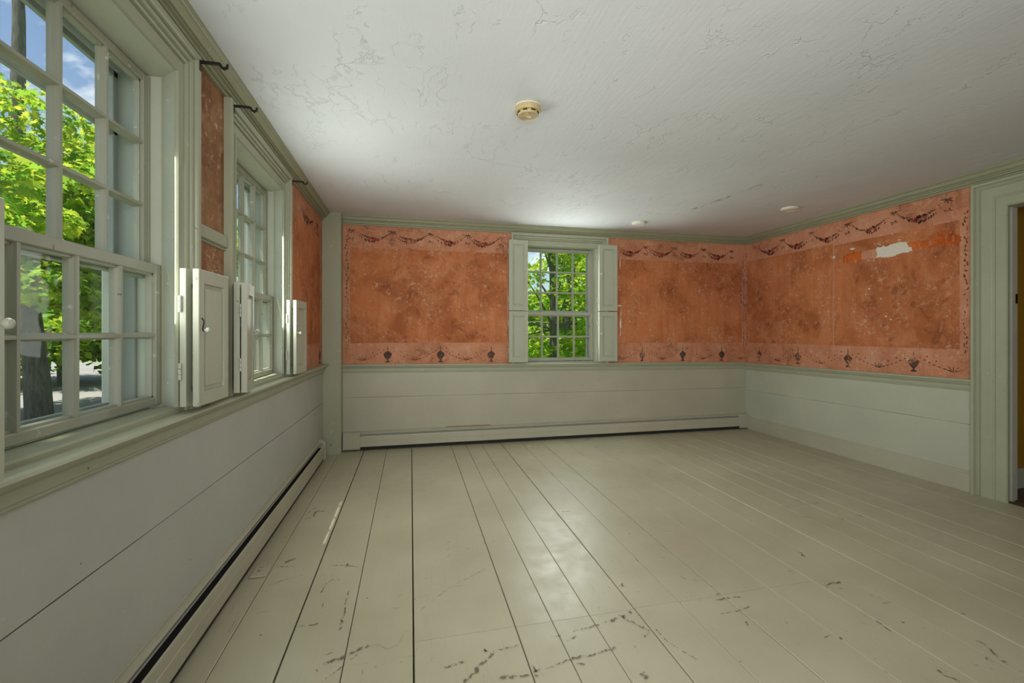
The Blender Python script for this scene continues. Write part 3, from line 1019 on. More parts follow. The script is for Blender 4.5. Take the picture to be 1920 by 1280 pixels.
def sash(T, parent, name, a0, a1, b0, b1, z0, z1, rows, st, top, bot, catch):
    mb = MB(T)
    mb.box(a0, a0 + st, b0, b1, z0, z1)
    mb.box(a1 - st, a1, b0, b1, z0, z1)
    mb.box(a0 + st, a1 - st, b0, b1, z0, z0 + bot)
    mb.box(a0 + st, a1 - st, b0, b1, z1 - top, z1)
    s = mb.build(name, M['sash'], parent, bevel=0.003)
    g0, g1, h0, h1 = a0 + st, a1 - st, z0 + bot, z1 - top
    mw = 0.011
    prof = [(-0.005, b0 + 0.001), (0.005, b0 + 0.001), (0.006, b0 + 0.008), (mw, b0 + 0.017), (mw, b1 - 0.004), (-mw, b1 - 0.004), (-mw, b0 + 0.017), (-0.006, b0 + 0.008)]
    for i in range(1, 4):
        c = g0 + (g1 - g0) * i / 4
        q = MB(T)
        q.prism(prof, lambda p, b, l, c=c: (c + p, b, l), h0 - 0.001, h1 + 0.001)
        q.build('muntin', M['sash'], s)
    for j in range(1, rows):
        c = h0 + (h1 - h0) * j / rows
        q = MB(T)
        q.prism(prof, lambda p, b, l, c=c: (l, b + 0.0006, c + p), g0 - 0.001, g1 + 0.001)
        q.build('muntin', M['sash'], s)
    # sticking around the glass opening
    q = MB(T)
    for (A0, A1, Z0, Z1) in ((g0, g0 + 0.007, h0, h1), (g1 - 0.007, g1, h0, h1), (g0, g1, h0, h0 + 0.007), (g0, g1, h1 - 0.007, h1)):
        q.box(A0, A1, b0 + 0.010, b1 - 0.004, Z0, Z1)
    q.build('sash_bead', M['sash'], s)
    pw, ph = (g1 - g0) / 4, (h1 - h0) / rows
    bm_ = (b0 + b1) / 2 + 0.005
    first = None
    for j in range(rows):
        for i in range(4):
            o3 = Vector(T(g0 + pw * i, bm_, h0 + ph * j))
            if first is None:
                q = MB(T)
                q.box(g0, g0 + pw, bm_, bm_ + 0.003, h0, h0 + ph)
                first = q.build('pane', M['glass'], s, loc=o3)
            else:
                o = bpy.data.objects.new('pane', first.data)
                COL.objects.link(o)
                o.parent = s
                o.location = o3 - ORIGIN.get(s.name, Vector())
    return s


WLAB = ['near left window with twelve over eight panes looking onto a maple trunk', 'second left window between folded shutters, half hidden by its casing', 'far wall window between tall white-green shutters', 'left window beside the viewer']
for wi, w in enumerate(WIN):
    T, c0, c1, s0, s1, zb, zm, zt, zh = (w[k] for k in ('T', 'c0', 'c1', 's0', 's1', 'zb', 'zm', 'zt', 'zh'))
    rail = w['rail']
    W = s_empty('window_%d' % (wi + 1), T((c0 + c1) / 2, 0, zb), WLAB[wi], 'window')
    mb = MB(T)
    casing(mb, c0, c1, rail((c0 + c1) / 2) - 0.01, zh, CASP)
    mb.build('casing', M['trim'], W)
    # reveals, slightly splayed, from the casing to the sashes
    for e, s, sg in ((c0, s0, -1), (c1, s1, 1)):
        mb = MB(T)
        mb.prism([(e, -0.003), (s, 0.068), (s, 0.150), (s + sg * 0.03, 0.150), (max(e, s) + 0.034 if sg > 0 else min(e, s) - 0.034, 0.150), (e + sg * 0.034, -0.001)], lambda p, q, l: (p, q, l), zb - 0.085, zh + 0.03)
        jm = mb.build('jamb', M['jamb'], W)
        for zn in (zb + 0.08, zm - 0.07, zm + 0.30, zm + 0.62):
            q = MB(T)
            pe, ps = (e, -0.003), (s, 0.068)
            an, bn = pe[0] + (ps[0] - pe[0]) * 0.55, pe[1] + (ps[1] - pe[1]) * 0.55
            q.lathe([(0.0045, -0.002), (0.0045, 0.0015), (0.003, 0.0022)] if sg < 0 else [(0.0045, 0.002), (0.0045, -0.0015), (0.003, -0.0022)], (an, bn, zn), 'a', 10)
            q.build('nail_head', M['hinge'], jm)
        mb = MB(T)
        mb.box(min(s, s - sg * 0.012), max(s, s - sg * 0.012), 0.106, 0.116, zm - 0.02, zt + 0.004)
        mb.box(min(s, s - sg * 0.010), max(s, s - sg * 0.010), 0.048, 0.066, zb - 0.01, zh)
        mb.build('sash_stop', M['trim'], W)
    mb = MB(T)
    mb.box(min(c0, s0) - 0.03, max(c1, s1) + 0.03, -0.002, 0.150, zh - 0.001, zh + 0.034)
    mb.build('head', M['jamb'], W)
    mb = MB(T)
    zs = zb - 0.004
    mb.prism([(-0.010, zs - 0.030), (-0.014, zs - 0.022), (-0.015, zs - 0.008), (-0.010, zs - 0.002), (0.05, zs - 0.001), (0.068, zs - 0.001), (0.15, zs - 0.012), (0.15, zs - 0.085), (-0.008, zs - 0.085)] if T is TL else
             [(-0.020, zs - 0.012), (-0.024, zs - 0.008), (-0.020, zs - 0.003), (0.068, zs - 0.001), (0.15, zs - 0.012), (0.15, zs - 0.085), (0.0, zs - 0.085)], lambda p, q, l: (l, p, q), c0 - 0.004, c1 + 0.004)
    mb.build('stool', M['trim'], W)
    sash(T, W, 'lower_sash', s0 + 0.003, s1 - 0.003, 0.068, 0.104, zb, zm, 2, 0.040, 0.036, 0.030, True)
    sash(T, W, 'upper_sash', s0 + 0.003, s1 - 0.003, 0.108, 0.142, zm - 0.050, zt, 3, 0.040, 0.030, 0.038, False)
    # outside: blind stops, sloped sill, storm window
    mb = MB(T)
    for e, sg in ((s0, -1), (s1, 1)):
        mb.box(min(e + sg * 0.05, e - sg * 0.012), max(e + sg * 0.05, e - sg * 0.012), 0.150, 0.235, zb - 0.06, zh + 0.02)
        mb.box(min(e, e + sg * 0.11), max(e, e + sg * 0.11), 0.235, 0.265, zb - 0.08, zh + 0.10)
    mb.box(s0 - 0.02, s1 + 0.02, 0.150, 0.235, zt + 0.014, zh + 0.05)
    mb.box(s0 - 0.11, s1 + 0.11, 0.2352, 0.265, zt + 0.075, zh + 0.15)
    mb.build('outer_frame', M['exterior'], W, bevel=0.003)
    mb = MB(T)
    mb.prism([(0.150, zb - 0.012), (0.30, zb - 0.050), (0.30, zb - 0.095), (0.150, zb - 0.095)], lambda p, q, l: (l, p, q), s0 - 0.12, s1 + 0.12)
    mb.build('outer_sill', M['exterior'], W)
    mb = MB(T)
    a0, a1 = s0 + 0.012, s1 - 0.012
    zq = 1.955 if T is TL else 1.46
    for A0, A1, Z0, Z1 in ((a0, a0 + 0.026, zb - 0.02, zt), (a1 - 0.026, a1, zb - 0.02, zt), (a0, a1, zb - 0.02, zb + 0.020), (a0, a1, zt - 0.024, zt), (a0, a1, zq - 0.012, zq + 0.012)):
        mb.box(A0, A1, 0.205, 0.222, Z0, Z1)
    sf = mb.build('storm_window', M['storm'], W, bevel=0.002)
    for Z0, Z1 in ((zb + 0.02, zq - 0.012), (zq + 0.012, zt - 0.024)):
        mb = MB(T)
        mb.box(a0 + 0.026, a1 - 0.026, 0.212, 0.215, Z0, Z1)
        mb.build('pane', M['glass'], sf)

# ------------------------------------------------------------------ folding shutters
def shutter(label, O, ang, d_sign, T, w, z0, z1, group, t_gap=0.042, hook=False, thick=0.021):
    """two leaves folded back in a stack; O = casing hinge (a, b), the stack runs along d_sign * a and is
    swung clear of the wall by ang"""
    da, db = d_sign * math.cos(ang), -math.sin(ang)
    na, nb = d_sign * -math.sin(ang), -math.cos(ang)
    if d_sign < 0:
        na = math.sin(ang)

    def TT(s, t, z):
        return T(O[0] + da * s + na * t, O[1] + db * s + nb * t, z)
    root = thing('folding_shutter', label, 'shutter', T(O[0], O[1], z0), group)
    sw, rw = 0.042, 0.052
    if z1 - z0 < 0.4:
        rw = 0.045
    for li, t0 in enumerate((0.0, t_gap)):
        mb = MB(TT)
        t1 = t0 + thick
        mb.box(0, sw, t0, t1, z0, z1)
        mb.box(w - sw, w, t0, t1, z0, z1)
        mb.box(sw, w - sw, t0, t1, z0, z0 + rw)
        mb.box(sw, w - sw, t0, t1, z1 - rw, z1)
        lf = mb.build('leaf', M['shutter'], root, bevel=0.0015)
        p = MB(TT)
        i0, i1, j0, j1 = sw, w - sw, z0 + rw, z1 - rw
        m_ = 0.018
        tm, tb = t1 - 0.011, t0 + 0.004
        tf = t1 - 0.003
        p.add([(i0, tm, j0), (i1, tm, j0), (i1, tm, j1), (i0, tm, j1),
               (i0 + m_, tm - 0.002, j0 + m_), (i1 - m_, tm - 0.002, j0 + m_), (i1 - m_, tm - 0.002, j1 - m_), (i0 + m_, tm - 0.002, j1 - m_),
               (i0 + m_, tf, j0 + m_), (i1 - m_, tf, j0 + m_), (i1 - m_, tf, j1 - m_), (i0 + m_, tf, j1 - m_),
               (i0, tb, j0), (i1, tb, j0), (i1, tb, j1), (i0, tb, j1)],
              [(0, 1, 5, 4), (1, 2, 6, 5), (2, 3, 7, 6), (3, 0, 4, 7), (4, 5, 9, 8), (5, 6, 10, 9), (6, 7, 11, 10), (7, 4, 8, 11), (8, 9, 10, 11),
               (12, 13, 14, 15), (0, 1, 13, 12), (1, 2, 14, 13), (2, 3, 15, 14), (3, 0, 12, 15)])
        p.build('panel', M['shutter'], lf)
        if li == 1:
            k = MB(TT)
            zk = z0 + (z1 - z0) * 0.555
            k.lathe([(0.004, 0.0), (0.004, 0.010), (0.009, 0.014), (0.011, 0.019), (0.009, 0.025), (0.004, 0.028)], (sw * 0.55, t1, zk), 'b', 14)
            k.build('knob', M['hinge'], lf, smooth=True)
            if hook:
                q = MB(TT)
                q.tube([(0.012, t1 + 0.004, zk + 0.045), (0.016, t1 + 0.010, zk + 0.032), (0.010, t1 + 0.010, zk + 0.020), (0.014, t1 + 0.006, zk + 0.004), (0.020, t1 + 0.006, zk - 0.004)], [0.0022] * 5, 6)
                q.build('hook', M['black'], lf)
    for zz in (z0 + 0.13, z1 - 0.13):
        for s, t, nm in ((-0.006, 0.004, 'casing_hinge'), (w + 0.003, t_gap / 2 + thick / 2, 'leaf_hinge')):
            h = MB(TT)
            for kz in (-0.030, -0.010, 0.011):
                h.lathe([(0.0058, kz), (0.0058, kz + 0.0185)], (s, t, zz), 'z', 10)
            h.build(nm, M['hinge'], root, smooth=True)
    return root


GL, GF = 'folding shutters of the left windows', 'folding shutters of the far window'
shutter('folded sage shutter with black hook on the pier right of the near window', (1.838, -0.036), R(0.5), 1, TL, 0.262, 0.946, 1.452, GL, hook=True)
shutter('folded sage shutter seen edge-on, left of the second left window', (2.500, -0.018), R(10.5), -1, TL, 0.232, 0.938, 1.450, GL, t_gap=0.030, thick=0.025)
shutter('small folded sage shutter right of the second left window', (3.285, -0.030), R(2.5), 1, TL, 0.258, 0.930, 1.438, GL)
shutter('folded shutter at the picture edge, left of the near window', (1.026, -0.045), R(3), -1, TL, 0.26, 0.94, 1.472, GL)
shutter('upper sage shutter left of the far window', (1.268, -0.036), R(1), -1, TF, 0.214, 1.456, 2.236, GF, t_gap=0.024)
shutter('lower sage shutter left of the far window', (1.268, -0.036), R(1), -1, TF, 0.214, 0.884, 1.448, GF, t_gap=0.024)
shutter('upper sage shutter right of the far window', (2.122, -0.036), R(1), 1, TF, 0.224, 1.462, 2.226, GF, t_gap=0.024)
shutter('lower sage shutter right of the far window', (2.122, -0.036), R(1), 1, TF, 0.224, 0.878, 1.452, GF, t_gap=0.024)

# ------------------------------------------------------------------ door and the room beyond
DR = s_empty('door_1', (XR, 1.82, 0), 'doorway with wide sage moulded casing at the right edge', 'doorway')
DCAS = [(0.0, 0.0), (0.0, -0.012), (0.004, -0.016), (0.010, -0.012), (0.068, -0.013), (0.070, -0.018), (0.076, -0.020), (0.082, -0.016), (0.088, -0.020), (0.150, -0.021), (0.152, -0.028), (0.160, -0.024), (0.170, -0.034), (0.176, -0.030), (0.182, -0.042), (0.196, -0.044), (0.200, -0.040), (0.200, 0.0)]
mb = MB(TR)
casing(mb, DOOR[0] + 0.022, DOOR[1] - 0.027, 0.0, DOOR[2] - 0.002, DCAS)
mb.build('casing', M['trim'], DR)
for e, sg in ((DOOR[0], 1), (DOOR[1], -1)):
    mb = MB(TR)
    mb.box(min(e - sg * 0.032, e), max(e - sg * 0.032, e), -0.004, 0.135, 0.0, DOOR[2])
    mb.box(min(e, e + sg * 0.014), max(e, e + sg * 0.014), 0.050, 0.085, 0.0, DOOR[2])
    j = mb.build('jamb', M['jamb'], DR, bevel=0.003)
    if sg < 0:
        for zz in (1.46,):
            h = MB(TR)
            h.box(e - 0.003, e + 0.001, 0.112, 0.130, zz - 0.035, zz + 0.035)
            h.build('hinge_plate', M['black'], j)
mb = MB(TR)
mb.box(DOOR[0] - 0.03, DOOR[1] + 0.03, -0.004, 0.135, DOOR[2], DOOR[2] + 0.032)
mb.build('head', M['jamb'], DR)
mb = MB()
mb.box(XR + 0.12, 5.6, 2.50, 2.58, -0.1, H)
mb.box(5.52, 5.6, 0.6, 2.5, -0.1, H)
mb.box(XR + 0.12, 5.6, 0.6, 0.68, -0.1, H)
structure(mb.build('wall_hall', M['mustard']), 'mustard wall of the hall seen through the doorway', 'wall')
mb = MB()
mb.box(XR + 0.12, 5.52, 2.482, 2.50, 0.0, 0.155)
structure(mb.build('baseboard_hall', M['jamb']), 'white baseboard of the hall beyond the doorway', 'baseboard')
mb = MB()
mb.box(XR + 0.02, 5.6, 0.6, 2.5, -0.030, -0.002)
structure(mb.build('floor_hall', M['dark_floor']), 'dark floor of the hall beyond the doorway', 'floor')
mb = MB()
mb.box(XR + 0.1, 5.6, 0.6, 2.58, H, H + 0.1)
structure(mb.build('ceiling_hall', M['ceiling']), 'ceiling of the hall beyond the doorway', 'ceiling')

# ------------------------------------------------------------------ baseboard heaters
def heater(label, T, a0, a1, cap0, cap1, splices, hgt=0.190, dep=0.066):
    root = thing('baseboard_heater', label, 'heater', T((a0 + a1) / 2, 0, 0))
    mb = MB(T)
    mb.prism([(-0.007, 0.012), (-0.010, 0.012), (-0.010, hgt + 0.006), (-0.014, hgt + 0.010), (-0.007, hgt + 0.012)], lambda p, q, l: (l, p, q), a0, a1)
    mb.build('back_plate', M['heater'], root)
    mb = MB(T)
    mb.prism([(-0.010, hgt), (-0.031, hgt - 0.006), (-0.033, hgt - 0.010), (-0.033, hgt - 0.014), (-0.031, hgt - 0.014), (-0.010, hgt - 0.004)], lambda p, q, l: (l, p, q), a0, a1)
    mb.build('hood', M['heater'], root)
    mb = MB(T)
    mb.prism([(-0.0385, hgt - 0.014), (-0.0415, hgt - 0.0155), (-0.0415, hgt - 0.019), (-0.0385, hgt - 0.017)], lambda p, q, l: (l, p, q), a0, a1)
    mb.build('damper', M['fin'], root)
    mb = MB(T)
    mb.prism([(-dep + 0.006, hgt - 0.030), (-dep + 0.001, hgt - 0.032), (-dep, hgt - 0.036), (-dep, hgt - 0.082), (-dep + 0.002, hgt - 0.084), (-dep, hgt - 0.086), (-dep, 0.042), (-dep + 0.010, 0.036), (-dep + 0.010, 0.038), (-dep + 0.002, 0.044), (-dep + 0.002, hgt - 0.036)], lambda p, q, l: (l, p, q), a0, a1)
    mb.build('front_panel', M['heater'], root)
    mb = MB(T)
    mb.box(a0, a1, -dep + 0.012, -0.010, 0.010, hgt - 0.060)
    mb.build('element', M['near_black'], root)
    for s0, s1 in [c for c in (cap0, cap1) if c]:
        mb = MB(T)
        d = dep + 0.005
        mb.prism([(-0.004, 0.012), (-0.004, hgt + 0.012), (-0.016, hgt + 0.012), (-0.048, hgt + 0.002), (-d, hgt - 0.022), (-d, 0.024), (-d + 0.004, 0.020), (-d + 0.012, 0.012)], lambda p, q, l: (l, p, q), s0, s1)
        mb.build('end_cap', M['heater'], root, bevel=0.002)
    for s in splices:
        mb = MB(T)
        mb.prism([(-0.012, hgt + 0.0005), (-0.031, hgt - 0.0050), (-0.0345, hgt - 0.011), (-0.031, hgt - 0.014), (-0.012, hgt - 0.001)], lambda p, q, l: (l, p, q), s, s + 0.006)
        mb.build('hood_splice', M['heater'], root)
        mb = MB(T)
        mb.prism([(-dep + 0.004, hgt - 0.030), (-dep - 0.0012, hgt - 0.034), (-dep - 0.0012, 0.044), (-dep + 0.002, 0.044)], lambda p, q, l: (l, p, q), s - 0.05, s - 0.044)
        mb.build('panel_splice', M['heater'], root)
    return root


heater('long low grey-green baseboard heater along the left wall under the windows', TL, -0.6, 4.46, (-0.66, -0.58), (4.455, 4.50), (1.98, 3.2))
heater('long low baseboard heater along the far wall under the window', TF, -0.665, 4.12, (-0.672, -0.505), (4.02, 4.14), (1.84,), 0.180)

# ------------------------------------------------------------------ small things
det = thing('smoke_detector', 'yellowed round smoke detector on the ceiling', 'smoke detector', (0.605, 2.262, H))
c = (0.605, 2.262, H)
mb = MB()
mb.lathe([(0.060, 0.004), (0.070, 0.004), (0.070, -0.008), (0.060, -0.008)], c, 'z', 40)
mb.build('base_ring', M['white_plastic'], det, smooth=True)
mb = MB()
mb.lathe([(0.058, -0.006), (0.0685, -0.008), (0.068, -0.030), (0.066, -0.034), (0.056, -0.036), (0.050, -0.036)], c, 'z', 40)
mb.build('body', M['yellow_plastic'], det, smooth=True)
mb = MB()
mb.lathe([(0.040, -0.034), (0.0545, -0.034), (0.0545, -0.047), (0.052, -0.051), (0.048, -0.052), (0.047, -0.049), (0.044, -0.0485)], c, 'z', 40)
mb.build('cover', M['yellow_plastic'], det, smooth=True)
for k in range(8):
    t = 2 * math.pi * k / 8 + 0.25
    mb = MB(lambda a, b, z, t=t: (c[0] + a * math.cos(t) - b * math.sin(t), c[1] + a * math.sin(t) + b * math.cos(t), H + z))
    mb.box(0.0535, 0.0575, -0.011, 0.011, -0.0415, -0.0358)
    mb.build('vent_slot', M['near_black'], det)
for k in range(3):
    mb = MB()
    r0 = 0.040 - 0.007 * k
    mb.lathe([(r0 - 0.002, -0.047), (r0 - 0.0015, -0.0505), (r0 + 0.0015, -0.0505), (r0 + 0.002, -0.047)], c, 'z', 40)
    mb.build('grille_ring', M['yellow_dark'], det, smooth=True)
mb = MB()
mb.lathe([(0.018, -0.047), (0.0175, -0.0515), (0.015, -0.0525), (0.006, -0.0527)], c, 'z', 28)
mb.build('test_button', M['yellow_plastic'], det, smooth=True)
mb = MB()
mb.lathe([(0.0055, -0.047), (0.0105, -0.047), (0.0105, -0.0525), (0.0075, -0.054), (0.0055, -0.0525)], (c[0] - 0.014, c[1] - 0.030, H), 'z', 20)
lens = mb.build('indicator', M['yellow_plastic'], det, smooth=True)

for nm, lab, (x, y, r) in (('ceiling_cover', 'white round ceiling cover plate above the far window', (2.41, 4.372, 0.072)), ('ceiling_cover', 'white round ceiling cover plate near the right wall', (3.556, 3.556, 0.078))):
    cv = thing(nm, lab, 'cover plate', (x, y, H), 'round white ceiling covers')
    zc = H - 0.012 if x < 3 else H
    mb = MB()
    mb.lathe([(r * 0.6, 0.030), (r, 0.030), (r, -0.010), (r * 0.95, -0.016), (r * 0.82, -0.018), (r * 0.2, -0.0185)], (x, y, zc), 'z', 36)
    mb.build('plate', M['white_plastic'], cv, smooth=True)
    mb = MB()
    mb.lathe([(r * 0.70, -0.015), (r * 0.71, -0.0205), (r * 0.76, -0.0205), (r * 0.77, -0.015)], (x, y, zc), 'z', 36)
    mb.build('rim', M['white_plastic'], cv, smooth=True)

for (y, z, lab) in ((2.000, 2.292, 'black iron curtain bracket at the top corner of the near window'), (2.350, 2.290, 'black iron curtain bracket at the near top corner of the second window'), (3.412, 2.285, 'black iron curtain bracket at the far top corner of the second window')):
    x0 = XL + 0.034
    br = thing('curtain_bracket', lab, 'bracket', (x0, y, z), 'black curtain brackets')
    mb = MB()
    mb.box(x0 - 0.001, x0 + 0.004, y - 0.007, y + 0.007, z - 0.030, z + 0.012)
    mb.build('mounting_plate', M['black'], br, bevel=0.001)
    mb = MB()
    mb.box(x0 + 0.003, x0 + 0.075, y - 0.006, y + 0.006, z + 0.000, z + 0.010)
    mb.build('arm', M['black'], br, bevel=0.001)
    mb = MB()
    mb.tube([(x0 + 0.073, y, z + 0.005), (x0 + 0.078, y, z - 0.006), (x0 + 0.088, y, z - 0.012), (x0 + 0.098, y, z - 0.006), (x0 + 0.101, y, z + 0.008)], [0.006, 0.006, 0.0065, 0.006, 0.004], 8)
    mb.build('hook', M['black'], br, smooth=True)

ox, oy = -0.742, 2.478
ol = thing('floor_outlet', 'painted electrical outlet plate set in the floor beside the left heater', 'outlet', (ox, oy, 0))
TO = lambda a, b, z: (ox + a - 0.06 * b * 0.3, oy + b, z)
mb = MB(TO)
mb.box(-0.037, 0.037, -0.058, 0.058, 0.001, 0.009)
mb.build('cover_plate', M['outlet'], ol, bevel=0.003)
for s in (-1, 1):
    mb = MB(TO)
    mb.lathe([(0.017, 0.006), (0.0165, 0.0125), (0.014, 0.0135)], (0, s * 0.0195, 0), 'z', 24)
    rc = mb.build('receptacle', M['outlet'], ol, smooth=True)
    mb = MB(TO)
    for dx in (-0.006, 0.006):
        mb.box(dx - 0.0012, dx + 0.0012, s * 0.0195 - 0.002, s * 0.0195 + 0.006, 0.0128, 0.0139)
    mb.lathe([(0.0024, 0.0128), (0.0024, 0.0139)], (0, s * 0.0195 - 0.007, 0), 'z', 8)
    mb.build('slots', M['near_black'], rc)
mb = MB(TO)
mb.lathe([(0.004, 0.008), (0.0035, 0.0105)], (0, 0, 0), 'z', 12)
mb.build('screw', M['hinge'], ol)

rc_ = random.Random(9)
for (x, y, s, lab) in ((1.232, 4.558, 0.016, 'tiny white paint chip on the floor in front of the far heater, left one'), (1.352, 4.53, 0.012, 'tiny white paint chip on the floor in front of the far heater, right one')):
    mb = MB()
    n = 7
    pts = [(x + s * rc_.uniform(0.6, 1.2) * math.cos(2 * math.pi * k / n), y + 0.6 * s * rc_.uniform(0.6, 1.2) * math.sin(2 * math.pi * k / n)) for k in range(n)]
    mb.prism(pts, lambda p, q, l: (p, q, l), 0.0015, 0.004)
    tag(mb.build('paint_chip', M['plaster'], loc=(x, y, 0)), lab, 'paint chip', 'paint chips on the floor')
ws = MB()
ws.box(0.37, 0.86, YF - 0.020, YF - 0.0075, 0.1921, 0.197)
tag(ws.build('wood_strip', M['dead_leaf'], loc=(0.615, YF - 0.014, 0.192), bevel=0.001), 'thin brown wood strip lying on top of the far heater', 'strip')
DL = [(1.83, 0.045, 'curled dry leaf on the far window sill, left'), (1.93, 0.05, 'curled dry leaf on the far window sill, middle'), (2.00, 0.055, 'curled dry leaf on the far window sill, right')]
for (x, l, lab) in DL:
    mb = MB()
    zz = WIN[2]['zb'] - 0.030
    y = YF + 0.185
    n = 6
    vs, fs = [], []
    for k in range(n + 1):
        t = k / n
        wd = 0.020 * math.sin(math.pi * min(1, t * 0.9 + 0.08))
        vs += [(x + l * (t - 0.5), y - wd, zz + 0.014 + 0.012 * math.cos(t * 5 + x * 9)), (x + l * (t - 0.5), y, zz + 0.004 + 0.006 * t), (x + l * (t - 0.5), y + wd, zz + 0.016 + 0.008 * math.sin(t * 6))]
    for k in range(n):
        for q in (0, 1):
            fs.append((k * 3 + q, k * 3 + q + 1, k * 3 + q + 4, k * 3 + q + 3))
    mb.add(vs, fs)
    tag(mb.build('dry_leaf', M['dead_leaf'], loc=(x, y, zz), recalc=False, smooth=True), lab, 'leaf', 'dry leaves on the sill')

# ------------------------------------------------------------------ outside: ground, eave, trees
mb = MB()
mb.box(-60, 60, -40, 90, -1.6, -0.62)
structure(mb.build('ground', M['grass']), 'lawn around the house', 'lawn')
mb = MB()
mb.prism([(-40, -30), (-4.2, -30), (-3.2, 4), (-3.0, 15.5), (-5, 30), (-40, 34)], lambda p, q, l: (p, q, l), -0.62, -0.60)
structure(mb.build('driveway', M['gravel']), 'pale gravel drive outside the left windows', 'driveway')
mb = MB()
mb.box(XL - 0.265, XL - 0.15, -1.0, 5.1, -0.7, WIN[0]['zb'] - 0.09)
mb.build('siding', M['exterior'], WL)
mb = MB()
EAVE = 0.165  # unseen eave added; this overhang trims the sun entering the left windows
mb.prism([(XL - 0.13, 2.50), (XL - 0.15 - EAVE, 2.50), (XL - 0.15 - EAVE, 2.66), (2.0, 4.3), (6.0, 2.6), (5.7, 2.46), (4.3, 2.66), (XL - 0.13, 2.66)], lambda p, q, l: (p, l, q), -1.2, 5.35)
structure(mb.build('added_roof', M['exterior']), 'roof eave out of view, shaped to trim the sun at the windows', 'added_roof')


MAPLE = np.array([(0, -0.45), (0.04, -0.1), (0.30, -0.22), (0.24, -0.02), (0.50, 0.10), (0.26, 0.20), (0.24, 0.34), (0.10, 0.28), (0, 0.55), (-0.10, 0.28), (-0.24, 0.34), (-0.26, 0.20), (-0.50, 0.10), (-0.24, -0.02), (-0.30, -0.22), (-0.04, -0.1)])
SIMPLE = np.array([(0, -0.5), (0.28, -0.15), (0.30, 0.15), (0, 0.5), (-0.30, 0.15), (-0.28, -0.15)])


def leaves(name, mat, parent, centers, radii, n, size, shape, rng, flat=0.55):
    """n leaves spread over the outer part of ellipsoid clumps"""
    centers, radii = np.array(centers, float), np.array(radii, float)
    wgt = (radii ** 2).sum(1)
    idx = rng.choice(len(centers), n, p=wgt / wgt.sum())
    d = rng.normal(size=(n, 3))
    d /= np.linalg.norm(d, axis=1)[:, None]
    rr = rng.uniform(0.25, 1.0, n) ** 0.5
    P = centers[idx] + d * radii[idx] * rr[:, None]
    nrm = rng.normal(size=(n, 3)) * flat + np.array([0, 0, 0.9]) + d * 0.35
    nrm /= np.linalg.norm(nrm, axis=1)[:, None]
    h = rng.normal(size=(n, 3))
    u = np.cross(nrm, h)
    u /= np.linalg.norm(u, axis=1)[:, None]
    v = np.cross(nrm, u)
    s = size * rng.uniform(0.65, 1.25, n)
    k = len(shape)
    V = P[:, None, :] + s[:, None, None] * (shape[None, :, 0, None] * u[:, None, :] + shape[None, :, 1, None] * v[:, None, :] - 0.35 * (np.abs(shape[None, :, 0, None]) ** 1.5) * nrm[:, None, :])
    org = np.array(ORIGIN[parent.name])
    V = (V.reshape(-1, 3) - org).astype(np.float32)
    me = bpy.data.meshes.new(name)
    me.vertices.add(n * k)
    me.vertices.foreach_set('co', V.ravel())
    me.loops.add(n * k)
    me.loops.foreach_set('vertex_index', np.arange(n * k, dtype=np.int32))
    me.polygons.add(n)
    me.polygons.foreach_set('loop_start', np.arange(0, n * k, k, dtype=np.int32))
    me.update(calc_edges=True)
    me.materials.append(mat)
    o = bpy.data.objects.new(name, me)
    COL.objects.link(o)
    o.parent = parent
    o['kind'] = 'stuff'
    return o


def tree(name, label, base, height, r, clumps, n, size, mat, seed, shape=MAPLE, lean=(0, 0), group='trees outside the windows', fork=None, mat2=None):
    rng = np.random.default_rng(seed)
    rnd = random.Random(seed)
    base = Vector(base)
    t = thing(name, label, 'tree', base, group)
    pts, rad = [], []
    for i in range(11):
        f = i / 10
        pts.append((base.x + lean[0] * f + 0.06 * math.sin(f * 7 + seed), base.y + lean[1] * f + 0.06 * math.cos(f * 5 + seed), base.z - 0.05 + height * f))
        rad.append(r * (1.12 if i == 0 else 1.02 if i == 1 else 1 - 0.55 * f))
    mb = MB()
    mb.tube(pts, rad, 16)
    mb.build('trunk', M['bark'], t, smooth=True)
    for i, (c, cr) in enumerate(clumps):
        if i % 2 and i > 8:
            continue
        f = min(0.95, max(0.30, (c[2] - base.z) / height * 0.75))
        k = int(f * 10)
        s = Vector(pts[k])
        e = Vector(c)
        m1 = s.lerp(e, 0.4) + Vector((0, 0, 0.25 * (e - s).length * 0.3))
        mb = MB()
        rb = min(rad[k] * 0.3, 0.045)
        mb.tube([s, m1, s.lerp(e, 0.75) + Vector((rnd.uniform(-.1, .1), rnd.uniform(-.1, .1), 0.15)), e], [rb, rb * 0.65, rb * 0.4, 0.008], 7)
        mb.build('branch', M['bark'], t, smooth=True)
    cs, rs_ = [c for c, _ in clumps], [q for _, q in clumps]
    if mat2:
        leaves('foliage', mat, t, cs, rs_, n // 2, size, shape, rng)
        leaves('foliage', mat2, t, cs, rs_, n - n // 2, size, shape, rng)
    else:
        leaves('foliage', mat, t, cs, rs_, n, size, shape, rng)
    return t


def clump_field(rnd, box, n, rr):
    out = []
    for _ in range(n):
        r = rnd.uniform(*rr)
        out.append(((rnd.uniform(*box[0]), rnd.uniform(*box[1]), rnd.uniform(*box[2])), (r * 1.25, r * 1.25, r * 0.6)))
    return out


G0 = -0.62
q = random.Random(4)
